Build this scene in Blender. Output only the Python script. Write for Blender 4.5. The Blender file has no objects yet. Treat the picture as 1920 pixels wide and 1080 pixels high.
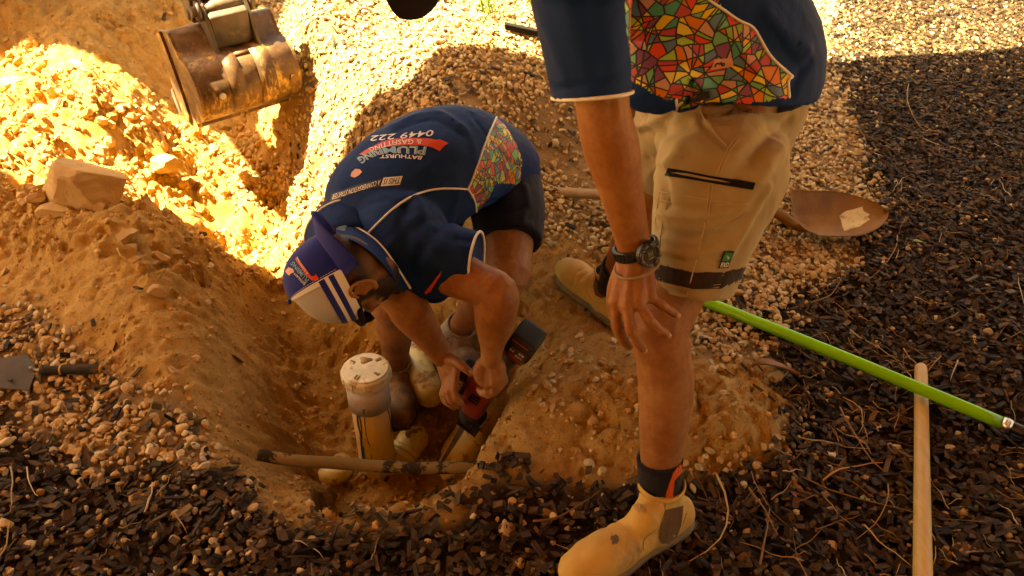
import bpy, bmesh, math, random
import numpy as np
from mathutils import Vector, Matrix, Euler
from mathutils.bvhtree import BVHTree

SC = bpy.context.scene
COL = SC.collection
R = math.radians
random.seed(7)
RS = np.random.RandomState(11)

# ------------------------------------------------------------------ camera, sky, sun, exposure
CAM_H, PITCH, FPX = 1.5, R(35), 1507.0
cam_d = bpy.data.cameras.new("camera")
cam = bpy.data.objects.new("camera", cam_d)
COL.objects.link(cam)
cam.location = (0, 0, CAM_H)
cam.rotation_euler = (math.pi / 2 - PITCH, 0, 0)
cam_d.sensor_width = 36.0
cam_d.lens = 36.0 * FPX / 1920.0
cam_d.clip_start = 0.05
cam_d.clip_end = 500
cam_d.dof.use_dof = True
cam_d.dof.focus_distance = 1.95
cam_d.dof.aperture_fstop = 5.6
SC.camera = cam

SUN_TRAVEL = Vector((0.68, 0.02, -1.15)).normalized()      # the way the light travels
sun_el = math.asin(-SUN_TRAVEL.z)
world = bpy.data.worlds.new("World")
SC.world = world
world.use_nodes = True
wn = world.node_tree
bg = wn.nodes["Background"]
sky = wn.nodes.new("ShaderNodeTexSky")
sky.sky_type = 'NISHITA'
sky.sun_disc = False
sky.sun_elevation = sun_el
sky.sun_rotation = math.atan2(-SUN_TRAVEL.x, -SUN_TRAVEL.y)
sky.air_density = 1.0
sky.dust_density = 3.0
sky.ozone_density = 0.6
wn.links.new(sky.outputs[0], bg.inputs[0])
bg.inputs[1].default_value = 0.055

sun_d = bpy.data.lights.new("sun", 'SUN')
sun = bpy.data.objects.new("sun", sun_d)
COL.objects.link(sun)
sun_d.energy = 5.0
sun_d.angle = R(0.5)
sun_d.color = (1.0, 0.975, 0.93)
sun.rotation_euler = SUN_TRAVEL.to_track_quat('-Z', 'Y').to_euler()
sun.location = (-6, 4, 9)

SC.view_settings.view_transform = 'Standard'
SC.view_settings.look = 'None'
SC.view_settings.gamma = 1.0
SC.view_settings.exposure = 3.6
SC.view_settings.use_curve_mapping = False
try:
    SC.view_settings.use_white_balance = True
    SC.view_settings.white_balance_temperature = 12000
    SC.view_settings.white_balance_tint = 4
except Exception:
    pass
SC.render.engine = 'CYCLES'
SC.cycles.max_bounces = 6
SC.cycles.diffuse_bounces = 4
SC.cycles.caustics_reflective = False
SC.cycles.caustics_refractive = False

# ------------------------------------------------------------------ measuring helpers
SP, CP = math.sin(PITCH), math.cos(PITCH)
def at(u, v, d):
    """the place d metres deep (along the optical axis) that was measured at photo pixel u, v"""
    s = -(v - 540.0) / FPX
    return Vector(((u - 960.0) / FPX * d, d * (CP + s * SP), CAM_H - d * (SP - s * CP)))
def atz(u, v, z):
    s = -(v - 540.0) / FPX
    return at(u, v, (CAM_H - z) / (SP - s * CP))
def proj(x, y, z):
    dep = y * CP + (CAM_H - z) * SP
    up = y * SP - (CAM_H - z) * CP
    return 960 + x / dep * FPX, 540 - up / dep * FPX, dep
def ray(u, v):
    return (at(u, v, 1.0) - Vector((0, 0, CAM_H))).normalized()

# ------------------------------------------------------------------ noise
def _h3(ix, iy, iz, seed):
    n = (ix * 374761393 + iy * 668265263 + iz * 1274126177 + seed * 974634777) & 0xffffffff
    n = ((n ^ (n >> 13)) * 1274126177) & 0xffffffff
    return ((n ^ (n >> 16)) & 0xffff) / 65535.0
def vn3(x, y, z, seed=0):
    x = np.asarray(x, float); y = np.asarray(y, float); z = np.asarray(z, float)
    fx, fy, fz = np.floor(x), np.floor(y), np.floor(z)
    ix, iy, iz = fx.astype(np.int64), fy.astype(np.int64), fz.astype(np.int64)
    tx, ty, tz = x - fx, y - fy, z - fz
    tx = tx * tx * (3 - 2 * tx); ty = ty * ty * (3 - 2 * ty); tz = tz * tz * (3 - 2 * tz)
    o = 0
    for dx in (0, 1):
        for dy in (0, 1):
            for dz in (0, 1):
                w = (tx if dx else 1 - tx) * (ty if dy else 1 - ty) * (tz if dz else 1 - tz)
                o = o + w * _h3(ix + dx, iy + dy, iz + dz, seed)
    return o * 2 - 1
def vn2(x, y, seed=0):
    x = np.asarray(x, float); y = np.asarray(y, float)
    fx, fy = np.floor(x), np.floor(y)
    ix, iy = fx.astype(np.int64), fy.astype(np.int64)
    tx, ty = x - fx, y - fy
    tx = tx * tx * (3 - 2 * tx); ty = ty * ty * (3 - 2 * ty)
    z = np.zeros_like(ix)
    return ((_h3(ix, iy, z, seed) * (1 - tx) + _h3(ix + 1, iy, z, seed) * tx) * (1 - ty)
            + (_h3(ix, iy + 1, z, seed) * (1 - tx) + _h3(ix + 1, iy + 1, z, seed) * tx) * ty) * 2 - 1
def fbm2(x, y, f, octv, seed=0, gain=0.5):
    o, a = 0, 1.0
    for k in range(octv):
        c, s = math.cos(k * 1.3 + 0.4), math.sin(k * 1.3 + 0.4)
        o = o + a * vn2((x * c - y * s) * f, (x * s + y * c) * f, seed + k * 17)
        f *= 2.03; a *= gain
    return o
def inside(u, v, poly):
    r = np.zeros(np.shape(u), bool)
    n = len(poly)
    for i in range(n):
        x0, y0 = poly[i]; x1, y1 = poly[(i + 1) % n]
        if y0 == y1: continue
        c = ((y0 > v) != (y1 > v)) & (u < (x1 - x0) * (v - y0) / (y1 - y0) + x0)
        r ^= c
    return r

# ------------------------------------------------------------------ materials
def nt(name):
    m = bpy.data.materials.new(name); m.use_nodes = True
    t = m.node_tree
    return m, t, t.nodes["Principled BSDF"]
def node(t, typ, **kw):
    n = t.nodes.new(typ)
    for k, v in kw.items():
        if k in n.inputs: n.inputs[k].default_value = v
        else: setattr(n, k, v)
    return n
def mix(t, fac, a, b, mode='MIX'):
    n = t.nodes.new('ShaderNodeMix'); n.data_type = 'RGBA'; n.blend_type = mode
    for i, s in ((0, fac), (6, a), (7, b)):
        if hasattr(s, 'is_output'): t.links.new(s, n.inputs[i])
        elif i == 0: n.inputs[0].default_value = s
        else: n.inputs[i].default_value = (*s, 1) if len(s) == 3 else s
    return n.outputs[2]
def ramp(t, src, stops):
    n = t.nodes.new('ShaderNodeValToRGB')
    e = n.color_ramp.elements
    while len(e) < len(stops): e.new(0.5)
    for el, (p, c) in zip(e, stops):
        el.position = p
        el.color = (c, c, c, 1) if isinstance(c, (int, float)) else (*c, 1)
    t.links.new(src, n.inputs[0])
    return n.outputs[0]
def noise(t, scale, detail=4, rough=0.55, vec=None, dist=0.0):
    n = t.nodes.new('ShaderNodeTexNoise')
    n.inputs['Scale'].default_value = scale; n.inputs['Detail'].default_value = detail
    n.inputs['Roughness'].default_value = rough; n.inputs['Distortion'].default_value = dist
    if vec is not None: t.links.new(vec, n.inputs['Vector'])
    return n.outputs['Fac']
def coord(t, scale=(1, 1, 1), rot=(0, 0, 0), kind='Object'):
    c = t.nodes.new('ShaderNodeTexCoord')
    m = t.nodes.new('ShaderNodeMapping')
    m.inputs['Scale'].default_value = scale; m.inputs['Rotation'].default_value = rot
    t.links.new(c.outputs[kind], m.inputs[0])
    return m.outputs[0]
def bump(t, p, h, strength=0.4, dist=0.01, prev=None):
    b = t.nodes.new('ShaderNodeBump')
    b.inputs['Strength'].default_value = strength; b.inputs['Distance'].default_value = dist
    t.links.new(h, b.inputs['Height'])
    if prev is not None: t.links.new(prev, b.inputs['Normal'])
    t.links.new(b.outputs[0], p.inputs['Normal'])
    return b.outputs[0]
def worn(name, base, dark=None, dirt=(0.36, 0.19, 0.07), rough=0.6, scale=12, dirt_lo=0.55, dirt_hi=0.7, metal=0.0,
         bscale=80, bstr=0.2, bdist=0.002, stretch=(1, 1, 1), spec=0.5, sub=0.0):
    """a base colour that varies, with patches of clay dirt and a fine relief"""
    m, t, p = nt(name)
    v = coord(t, stretch)
    dark = dark or tuple(c * 0.7 for c in base)
    c = mix(t, ramp(t, noise(t, scale, 5, 0.6, v), [(0.3, 0.0), (0.7, 1.0)]), dark, base)
    if dirt is not None:
        c = mix(t, ramp(t, noise(t, scale * 0.8, 7, 0.7, v, 0.4), [(dirt_lo, 0.0), (dirt_hi, 1.0)]), c, dirt)
    t.links.new(c, p.inputs['Base Color'])
    p.inputs['Roughness'].default_value = rough
    p.inputs['Metallic'].default_value = metal
    p.inputs['Specular IOR Level'].default_value = spec
    if sub > 0:
        p.inputs['Subsurface Weight'].default_value = sub
        p.inputs['Subsurface Scale'].default_value = 0.01
        p.inputs['Subsurface Radius'].default_value = (1.0, 0.35, 0.2)
    if bstr > 0: bump(t, p, noise(t, bscale, 5, 0.65, v), bstr, bdist)
    return m

# ------------------------------------------------------------------ objects
def root(name, label, cat, loc, group=None):
    o = bpy.data.objects.new(name, None)
    COL.objects.link(o); o.location = loc
    o.empty_display_size = 0.1
    o['label'] = label; o['category'] = cat
    if group: o['group'] = group
    return o
OFFS = {}
def link(name, me, mat=None, parent=None, label=None, cat=None, group=None, kind=None, smooth=True, origin=None):
    """me holds world coordinates; it is moved into its parent's (or its own origin's) frame"""
    org = Vector((0, 0, 0))
    if parent is not None:
        q = parent
        while q is not None:
            org = org + q.location; q = q.parent
    if origin is not None:
        me.transform(Matrix.Translation(-Vector(origin)))
        o_loc = Vector(origin) - org
    else:
        me.transform(Matrix.Translation(-org)); o_loc = Vector((0, 0, 0))
    OFFS[me.name] = Vector(origin) if origin is not None else org
    o = bpy.data.objects.new(name, me)
    COL.objects.link(o)
    o.location = o_loc
    if parent is not None: o.parent = parent
    if mat is not None and not me.materials:
        for m in (mat if isinstance(mat, (list, tuple)) else [mat]): me.materials.append(m)
    me.polygons.foreach_set('use_smooth', [bool(smooth)] * len(me.polygons))
    if label: o['label'] = label
    if cat: o['category'] = cat
    if group: o['group'] = group
    if kind: o['kind'] = kind
    return o
class MB:
    def __init__(s): s.v = []; s.f = []
    def add(s, vs, fs):
        b = len(s.v)
        s.v += [tuple(x) for x in vs]
        s.f += [tuple(i + b for i in f) for f in fs]
        return s
    def mesh(s, name='m'):
        me = bpy.data.meshes.new(name)
        me.from_pydata(s.v, [], s.f); me.update()
        return me
    def build(s, name, mat=None, parent=None, **kw):
        return link(name, s.mesh(name), mat, parent, **kw)
def cr(P, n):
    """Catmull-Rom through points (rows of an array), n steps per span"""
    P = np.asarray(P, float)
    if n <= 1: return P
    Q = np.vstack([2 * P[0] - P[1], P, 2 * P[-1] - P[-2]])
    out = []
    for i in range(1, len(Q) - 2):
        p0, p1, p2, p3 = Q[i - 1], Q[i], Q[i + 1], Q[i + 2]
        for k in range(n):
            t = k / n
            out.append(0.5 * ((2 * p1) + (-p0 + p2) * t + (2 * p0 - 5 * p1 + 4 * p2 - p3) * t * t + (-p0 + 3 * p1 - 3 * p2 + p3) * t ** 3))
    out.append(P[-1])
    return np.array(out)
def loft(pts, rad, ref=(0, 0, 1), seg=16, sub=4, cap0='r', cap1='r', ex=2.0):
    """tube through pts; rad: r or (along ref, across); ref one vector or one per point; caps r(ound), f(lat), o(pen)"""
    n = len(pts)
    rr = [(r, r) if isinstance(r, (int, float)) else tuple(r) for r in (rad if isinstance(rad, (list, tuple)) and len(rad) == n else [rad] * n)]
    refs = ref if isinstance(ref, list) else [ref] * n
    A = cr(np.hstack([np.array([tuple(p) for p in pts], float), np.array(rr, float), np.array([tuple(q) for q in refs], float)]), sub)
    if len(A) < 2: return [], []
    P, RA, RF = A[:, :3], A[:, 3:5], A[:, 5:8]
    T = np.gradient(P, axis=0); T /= np.linalg.norm(T, axis=1)[:, None] + 1e-12
    th = np.arange(seg) / seg * 2 * math.pi
    ct, st = np.cos(th), np.sin(th)
    if ex != 2.0:
        ct = np.sign(ct) * np.abs(ct) ** (2 / ex); st = np.sign(st) * np.abs(st) ** (2 / ex)
    rings = []
    def ring(c, t, rf, ra, rb):
        a = rf - t * rf.dot(t); a /= np.linalg.norm(a) + 1e-12
        b = np.cross(t, a)
        return c + np.outer(ct, a) * ra + np.outer(st, b) * rb
    def capr(i, sgn):
        out = []
        r = min(RA[i])
        for k in (1, 2, 3):
            q = k / 4 * math.pi / 2
            out.append(ring(P[i] + T[i] * sgn * r * math.sin(q), T[i], RF[i], RA[i][0] * math.cos(q), RA[i][1] * math.cos(q)))
        out.append(P[i] + T[i] * sgn * r)
        return out
    pre = capr(0, -1) if cap0 == 'r' else None
    post = capr(-1, 1) if cap1 == 'r' else None
    if pre: rings += [pre[2], pre[1], pre[0]]
    rings += [ring(P[i], T[i], RF[i], RA[i][0], RA[i][1]) for i in range(len(P))]
    if post: rings += post[:3]
    V = [tuple(p) for rg in rings for p in rg]
    F = []
    for i in range(len(rings) - 1):
        for j in range(seg):
            k = (j + 1) % seg
            F.append((i * seg + j, i * seg + k, (i + 1) * seg + k, (i + 1) * seg + j))
    last = (len(rings) - 1) * seg
    if cap0 != 'o':
        V.append(tuple(pre[3] if pre else P[0])); c = len(V) - 1
        F += [(c, (j + 1) % seg, j) for j in range(seg)]
    if cap1 != 'o':
        V.append(tuple(post[3] if post else P[-1])); c = len(V) - 1
        F += [(c, last + j, last + (j + 1) % seg) for j in range(seg)]
    return V, F
def ellipsoid(c, ax, seg=24, rings=14):
    """c centre, ax three axis vectors"""
    V, F = [], []
    c = np.array(c, float); ax = [np.array(a, float) for a in ax]
    for i in range(1, rings):
        ph = math.pi * i / rings
        for j in range(seg):
            a = 2 * math.pi * j / seg
            V.append(tuple(c + ax[0] * math.sin(ph) * math.cos(a) + ax[1] * math.sin(ph) * math.sin(a) + ax[2] * math.cos(ph)))
    for i in range(rings - 2):
        for j in range(seg):
            k = (j + 1) % seg
            F.append((i * seg + j, (i + 1) * seg + j, (i + 1) * seg + k, i * seg + k))
    V.append(tuple(c + ax[2])); t = len(V) - 1
    V.append(tuple(c - ax[2])); b = len(V) - 1
    F += [(t, j, (j + 1) % seg) for j in range(seg)]
    o = (rings - 2) * seg
    F += [(b, o + (j + 1) % seg, o + j) for j in range(seg)]
    return V, F
def box(c, X, Y, Z, bev=0.0):
    """box with centre c and half-axis vectors X Y Z, chamfered by bev (fraction of a half-axis)"""
    c, X, Y, Z = Vector(c), Vector(X), Vector(Y), Vector(Z)
    if bev <= 0:
        V = [c + X * i + Y * j + Z * k for k in (-1, 1) for j in (-1, 1) for i in (-1, 1)]
        return V, [(0, 2, 3, 1), (4, 5, 7, 6), (0, 1, 5, 4), (2, 6, 7, 3), (0, 4, 6, 2), (1, 3, 7, 5)]
    bm = bmesh.new()
    vs = [bm.verts.new(c + X * i + Y * j + Z * k) for k in (-1, 1) for j in (-1, 1) for i in (-1, 1)]
    for f in [(0, 2, 3, 1), (4, 5, 7, 6), (0, 1, 5, 4), (2, 6, 7, 3), (0, 4, 6, 2), (1, 3, 7, 5)]: bm.faces.new([vs[i] for i in f])
    bmesh.ops.bevel(bm, geom=bm.edges[:], offset=bev * 2 * min(X.length, Y.length, Z.length), segments=2, affect='EDGES', profile=0.6)
    bm.verts.index_update()
    V = [v.co.copy() for v in bm.verts]; F = [[v.index for v in f.verts] for f in bm.faces]
    bm.free()
    return V, F
def prism(poly, N, thick, bev=0.0):
    """poly: list of 3D points in one plane, extruded along N by thick (centred)"""
    N = Vector(N).normalized() * thick / 2
    bm = bmesh.new()
    a = [bm.verts.new(Vector(p) + N) for p in poly]; b = [bm.verts.new(Vector(p) - N) for p in poly]
    bm.faces.new(a); bm.faces.new(b[::-1])
    n = len(a)
    for i in range(n): bm.faces.new((a[i], b[i], b[(i + 1) % n], a[(i + 1) % n]))
    bmesh.ops.recalc_face_normals(bm, faces=bm.faces[:])
    if bev > 0: bmesh.ops.bevel(bm, geom=bm.edges[:], offset=bev, segments=2, affect='EDGES')
    bm.verts.index_update()
    V = [v.co.copy() for v in bm.verts]; F = [[v.index for v in f.verts] for f in bm.faces]
    bm.free()
    return V, F
def fuse(mb, voxel, smooth=4, fac=0.5, name='m', dec=0.0):
    """one continuous skin over everything in mb"""
    me = mb.mesh(name) if isinstance(mb, MB) else mb
    o = bpy.data.objects.new('tmp', me); COL.objects.link(o)
    r = o.modifiers.new('r', 'REMESH'); r.mode = 'VOXEL'; r.voxel_size = voxel; r.use_smooth_shade = True
    if smooth:
        s = o.modifiers.new('s', 'SMOOTH'); s.iterations = smooth; s.factor = fac
    if dec:
        q = o.modifiers.new('d', 'DECIMATE'); q.ratio = dec
    dg = bpy.context.evaluated_depsgraph_get()
    out = bpy.data.meshes.new_from_object(o.evaluated_get(dg))
    out.name = name
    bpy.data.objects.remove(o)
    return out
def vco(me):
    a = np.empty(len(me.vertices) * 3); me.vertices.foreach_get('co', a); return a.reshape(-1, 3) + np.array(OFFS.get(me.name, (0, 0, 0)))
def vno(me):
    a = np.empty(len(me.vertices) * 3); me.vertices.foreach_get('normal', a); return a.reshape(-1, 3)
def setco(me, V): me.vertices.foreach_set('co', V.ravel()); me.update()
def bvh(me): return BVHTree.FromPolygons(vco(me).tolist(), [p.vertices for p in me.polygons])
def hit(tree, u, v, off=0.0):
    d = ray(u, v)
    loc, nor, i, dist = tree.ray_cast(Vector((0, 0, CAM_H)), d)
    if loc is None:
        loc, nor, i, dist = tree.find_nearest(Vector((0, 0, CAM_H)) + d * 2.0)
    if nor.dot(d) > 0: nor = -nor
    return loc + nor * off, nor
def seg_dist(V, pl):
    pl = np.array([tuple(p) for p in pl]); D = np.full(len(V), 1e9)
    for a, b in zip(pl[:-1], pl[1:]):
        ab = b - a; t = np.clip(((V - a) @ ab) / (ab @ ab + 1e-12), 0, 1)
        D = np.minimum(D, np.linalg.norm(V - (a + t[:, None] * ab), axis=1))
    return D
def folds(me, lines, tree=None):
    """lines: (pixel polyline or 3D polyline, width, amplitude)"""
    V, N = vco(me), vno(me); tree = tree or bvh(me)
    off = np.zeros(len(V))
    for pts, w, a in lines:
        if len(pts[0]) == 2:
            P = cr(pts, 4); pts = [hit(tree, p[0], p[1])[0] for p in P]
        D = seg_dist(V, pts)
        off += a * np.exp(-(D / w) ** 2)
    setco(me, V + N * off[:, None])
def strip(tree, pix, r, off=0.0, n=5, seg=6, flat=None):
    """a cord lying on a surface along a polyline measured in the photo"""
    P = cr(pix, n)
    H = [hit(tree, p[0], p[1], off) for p in P]
    pts = [h[0] for h in H]
    keep = [0]
    for i in range(1, len(pts)):
        if 1e-4 < (pts[i] - pts[keep[-1]]).length < 0.15: keep.append(i)
    nn = [tuple(H[i][1]) for i in keep]
    # soften steps of the remeshed surface
    A = np.array([tuple(pts[i]) for i in keep])
    for _ in range(3):
        if len(A) > 2: A[1:-1] = A[1:-1] * 0.5 + (A[:-2] + A[2:]) * 0.25
    return loft([tuple(a) for a in A], flat or r, nn, seg=seg, sub=1)
def text_geo(s, font_w=0.0, ext=0.0):
    """flat letters scaled to the unit square"""
    c = bpy.data.curves.new('t', 'FONT'); c.body = s; c.resolution_u = 2; c.offset = font_w
    o = bpy.data.objects.new('t', c); COL.objects.link(o)
    dg = bpy.context.evaluated_depsgraph_get()
    me = bpy.data.meshes.new_from_object(o.evaluated_get(dg))
    bpy.data.objects.remove(o)
    bm = bmesh.new(); bm.from_mesh(me)
    bmesh.ops.triangulate(bm, faces=bm.faces[:])
    V = np.array([v.co[:2] for v in bm.verts]); F = [tuple(v.index for v in f.verts) for f in bm.faces]
    bm.free()
    mn, mx = V.min(0), V.max(0)
    return (V - mn) / (mx - mn), F
def grid_geo(nx, ny):
    V = np.array([(i / nx, j / ny) for j in range(ny + 1) for i in range(nx + 1)])
    F = [(j * (nx + 1) + i, j * (nx + 1) + i + 1, (j + 1) * (nx + 1) + i + 1, (j + 1) * (nx + 1) + i) for j in range(ny) for i in range(nx)]
    return V, F
def poly_geo(pts, cuts=3):
    """a filled polygon in pixels, subdivided"""
    bm = bmesh.new()
    f = bm.faces.new([bm.verts.new((p[0], p[1], 0)) for p in pts])
    bmesh.ops.triangulate(bm, faces=bm.faces[:])
    bmesh.ops.subdivide_edges(bm, edges=bm.edges[:], cuts=cuts, use_grid_fill=True)
    bmesh.ops.triangulate(bm, faces=bm.faces[:])
    bm.verts.index_update()
    V = np.array([v.co[:2] for v in bm.verts]); F = [tuple(v.index for v in f.verts) for f in bm.faces]
    bm.free()
    return V, F
def lay(tree, V2, F, quad=None, off=0.0015):
    """lay flat print on a surface; quad = where the unit square's corners 00 10 11 01 were measured"""
    V = []
    for a, b in V2:
        if quad is not None:
            q = quad
            u = (1 - a) * (1 - b) * q[0][0] + a * (1 - b) * q[1][0] + a * b * q[2][0] + (1 - a) * b * q[3][0]
            v = (1 - a) * (1 - b) * q[0][1] + a * (1 - b) * q[1][1] + a * b * q[2][1] + (1 - a) * b * q[3][1]
        else: u, v = a, b
        V.append(hit(tree, u, v, off)[0])
    return V, F
def lay_curve(tree, V2, F, A, B, off=.0015):
    A = cr(A, 6); B = cr(B, 6)
    def ev(P, t):
        x = t * (len(P) - 1); i = min(int(x), len(P) - 2); f = x - i
        return P[i] * (1 - f) + P[i + 1] * f
    V = []
    for a, b in V2:
        q = ev(A, a) * (1 - b) + ev(B, a) * b
        V.append(hit(tree, q[0], q[1], off)[0])
    return V, F
def plain(name, col, rough=0.6, metal=0.0, spec=0.5):
    m, t, p = nt(name)
    n = noise(t, 35, 4)
    c = mix(t, ramp(t, n, [(0.3, 0.0), (0.75, 1.0)]), tuple(x * 0.75 for x in col), col)
    t.links.new(c, p.inputs['Base Color'])
    p.inputs['Roughness'].default_value = rough; p.inputs['Metallic'].default_value = metal
    p.inputs['Specular IOR Level'].default_value = spec
    return m
# ------------------------------------------------------------------ terrain
CP_PIX = [(0,1080,0),(300,1080,0),(700,1080,0),(1000,1080,0),(1400,1080,0),(1920,1080,0),(0,900,0),(250,900,0),(1500,900,0),(1920,900,0),
 (1920,700,0),(1700,600,0),(1920,400,0),(1600,500,.02),(1920,200,0),(1700,200,.02),(1920,0,.05),(1700,0,.05),(0,700,.03),(0,600,.05),(200,700,.03),(300,850,0),(1450,700,.02),
 (0,480,.10),(100,440,.16),(200,420,.20),(0,390,.15),(150,560,.09),(300,520,.14),(370,620,.06),(300,430,.16),(230,395,.17),(330,410,.12),(390,460,.05),(425,520,-.04),(445,570,-.10),
 (420,640,-.01),(420,700,-.02),(390,760,.01),(400,830,.01),(450,900,.0),(540,950,0),(620,965,.0),(700,955,.0),(790,950,.0),(860,925,.01),(915,880,.02),(945,800,.04),(965,740,.05),(990,700,.05),(1030,660,.04),
 (700,905,-.42),(600,900,-.38),(790,900,-.4),(500,880,-.2),(520,780,-.28),(560,700,-.32),(500,640,-.26),(600,640,-.32),(640,760,-.37),(780,830,-.40),(840,850,-.42),(900,790,-.38),(930,765,-.2),(870,760,-.38),(880,830,-.42),(560,850,-.33),
 (800,560,-.06),(1000,560,.0),(1050,620,.03),(1000,480,.03),(1080,450,.06),(900,560,-.02),
 (1350,760,.12),(1250,760,.11),(1400,830,.05),(1330,870,.02),(1430,760,.06),(1480,780,.01),(1150,780,.07),(1100,850,.03),(1150,700,.06),(1200,840,.06),(1300,700,.08),(1350,660,.05),
 (1400,500,.05),(1300,500,.07),(1450,350,.08),(1550,300,.06),(1600,150,.06),(1450,600,.02),
 (850,90,.50),(780,170,.42),(700,250,.34),(1000,180,.36),(1000,300,.2),(1030,400,.1),(900,230,.36),(700,100,.44),(600,150,.38),(560,80,.42),(640,220,.33),(600,250,.29),(560,240,.27),
 (560,32,.45),(700,44,.47),(850,42,.52),(950,32,.5),(1020,40,.45),(1120,200,.25),(1200,350,.12),
 (610,300,.22),(650,350,.14),(570,330,-.05),(540,280,-.02),(500,400,-.22),(570,430,-.2),(620,440,-.16),
 (450,380,-.2),(400,300,-.14),(420,250,-.12),(300,330,-.05),(480,250,-.1),(200,330,.04),(100,300,.12),(0,250,.15),(60,180,.22),(150,190,.22),(250,175,.2),(330,260,.02),(380,310,-.08),
 (450,450,-.25),(520,520,-.28),(480,500,-.27),(540,590,-.3),
 (200,20,.38),(100,20,.36),(350,50,.24),(420,160,.02),(500,110,.12),(0,80,.26),(200,100,.26),(300,150,.08),(500,10,.28),(0,10,.4),(100,-60,.5),(300,-60,.45)]
CP_XYZ = [(-.37,1.86,-.30),(-.22,1.9,-.24),(-.1,1.95,-.16),(-.4,2.1,-.24),(0,.9,0),(-1.2,.8,0),(1.2,.8,0),(-.5,.6,0),(0,-1,0),(-3,0,0),(3,0,0),(-.42,1.745,-.385),
 (-1,5.6,.05),(0,6,.05),(1.5,5.6,.05),(3,6,.05),(-3,5.8,.5),(-4,4,.45),(-3.5,2.5,.1),(-3.5,7.5,.1),(0,8,0),(4,3,0),(4,8,0),(-5,8,0),(-6,3,0),(-5,0,0),(6,5,0),
 (.32,1.17,.01),(.12,1.06,.0),(.24,2.05,.0),(.3,1.95,.0)]
_c = [tuple(atz(*p)) for p in CP_PIX] + CP_XYZ
_c = np.array(_c)
_n = len(_c)
def _U(r2): return np.where(r2 > 1e-12, r2 * np.log(r2 + 1e-12) * 0.5, 0.0)
_d2 = ((_c[:, None, :2] - _c[None, :, :2]) ** 2).sum(-1)
_K = _U(_d2) + np.eye(_n) * 0.006
_Pm = np.hstack([np.ones((_n, 1)), _c[:, :2]])
_A = np.vstack([np.hstack([_K, _Pm]), np.hstack([_Pm.T, np.zeros((3, 3))])])
_w = np.linalg.solve(_A, np.concatenate([_c[:, 2], np.zeros(3)]))
def tps(x, y):
    x = x.ravel(); y = y.ravel()
    o = np.empty(len(x))
    for i in range(0, len(x), 20000):
        X, Y = x[i:i + 20000], y[i:i + 20000]
        r2 = (X[:, None] - _c[None, :, 0]) ** 2 + (Y[:, None] - _c[None, :, 1]) ** 2
        o[i:i + 20000] = _U(r2) @ _w[:_n] + _w[_n] + _w[_n + 1] * X + _w[_n + 2] * Y
    return o
def axis(lo, hi, step, a, b):
    core = np.arange(lo, hi, step)
    left, right = [], []
    s, p = step, lo
    while p > a:
        s *= 1.35; p -= s; left.append(p)
    s, p = step, core[-1]
    while p < b:
        s *= 1.35; p += s; right.append(p)
    return np.concatenate([left[::-1], core, right])
GX = axis(-3.3, 2.6, 0.0103, -90, 90)
GY = axis(0.8, 5.0, 0.0103, -60, 120)
XX, YY = np.meshgrid(GX, GY)
sx, sy = XX.shape
# smooth base on a coarser grid, then interpolated
CXs = axis(-3.7, 3.5, 0.04, -95, 95); CYs = axis(0.6, 6.1, 0.04, -65, 125)
cxx, cyy = np.meshgrid(CXs, CYs)
cz = tps(cxx, cyy).reshape(cxx.shape)
_rad = np.sqrt((cxx / 1.15) ** 2 + (cyy - 3) ** 2)
_bl = np.clip((5.2 - _rad) / 1.6, 0, 1); _bl = _bl * _bl * (3 - 2 * _bl)
cz = cz * _bl
def bil(xs, ys, Z, x, y):
    i = np.clip(np.searchsorted(xs, x) - 1, 0, len(xs) - 2); j = np.clip(np.searchsorted(ys, y) - 1, 0, len(ys) - 2)
    tx = np.clip((x - xs[i]) / (xs[i + 1] - xs[i]), 0, 1); ty = np.clip((y - ys[j]) / (ys[j + 1] - ys[j]), 0, 1)
    return (Z[j, i] * (1 - tx) + Z[j, i + 1] * tx) * (1 - ty) + (Z[j + 1, i] * (1 - tx) + Z[j + 1, i + 1] * tx) * ty
Z0 = bil(CXs, CYs, cz, XX, YY)
# the near and right walls of the hole were cut almost upright
RIM = [tuple(atz(u, v, 0)[:2]) for u, v in [(590,957),(640,962),(700,952),(790,940),(862,912),(902,868),(934,806),(962,742),(990,690)]]
PIT = RIM + [tuple(atz(u, v, 0)[:2]) for u, v in [(930,660),(800,650),(620,700),(570,800)]]
def carve(X, Y, Zb):
    k = inside(X, Y, PIT)
    P = np.stack([X[k], Y[k]], 1); D = np.full(len(P), 9.0)
    for a, b in zip(RIM[:-1], RIM[1:]):
        a, b = np.array(a), np.array(b); ab = b - a; t = np.clip(((P - a) @ ab) / (ab @ ab), 0, 1)
        D = np.minimum(D, np.hypot(*(P - a - t[:, None] * ab).T))
    D = D * (1 + .25 * vn2(P[:, 0] * 16, P[:, 1] * 16, 44))
    e = np.clip(D / .085, 0, 1); e = e * e * (3 - 2 * e)
    Zb = Zb.copy(); Zb[k] = np.minimum(Zb[k], Zb[k] * (1 - e) - .41 * e)
    return Zb
Z0 = carve(XX, YY, Z0)
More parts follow.
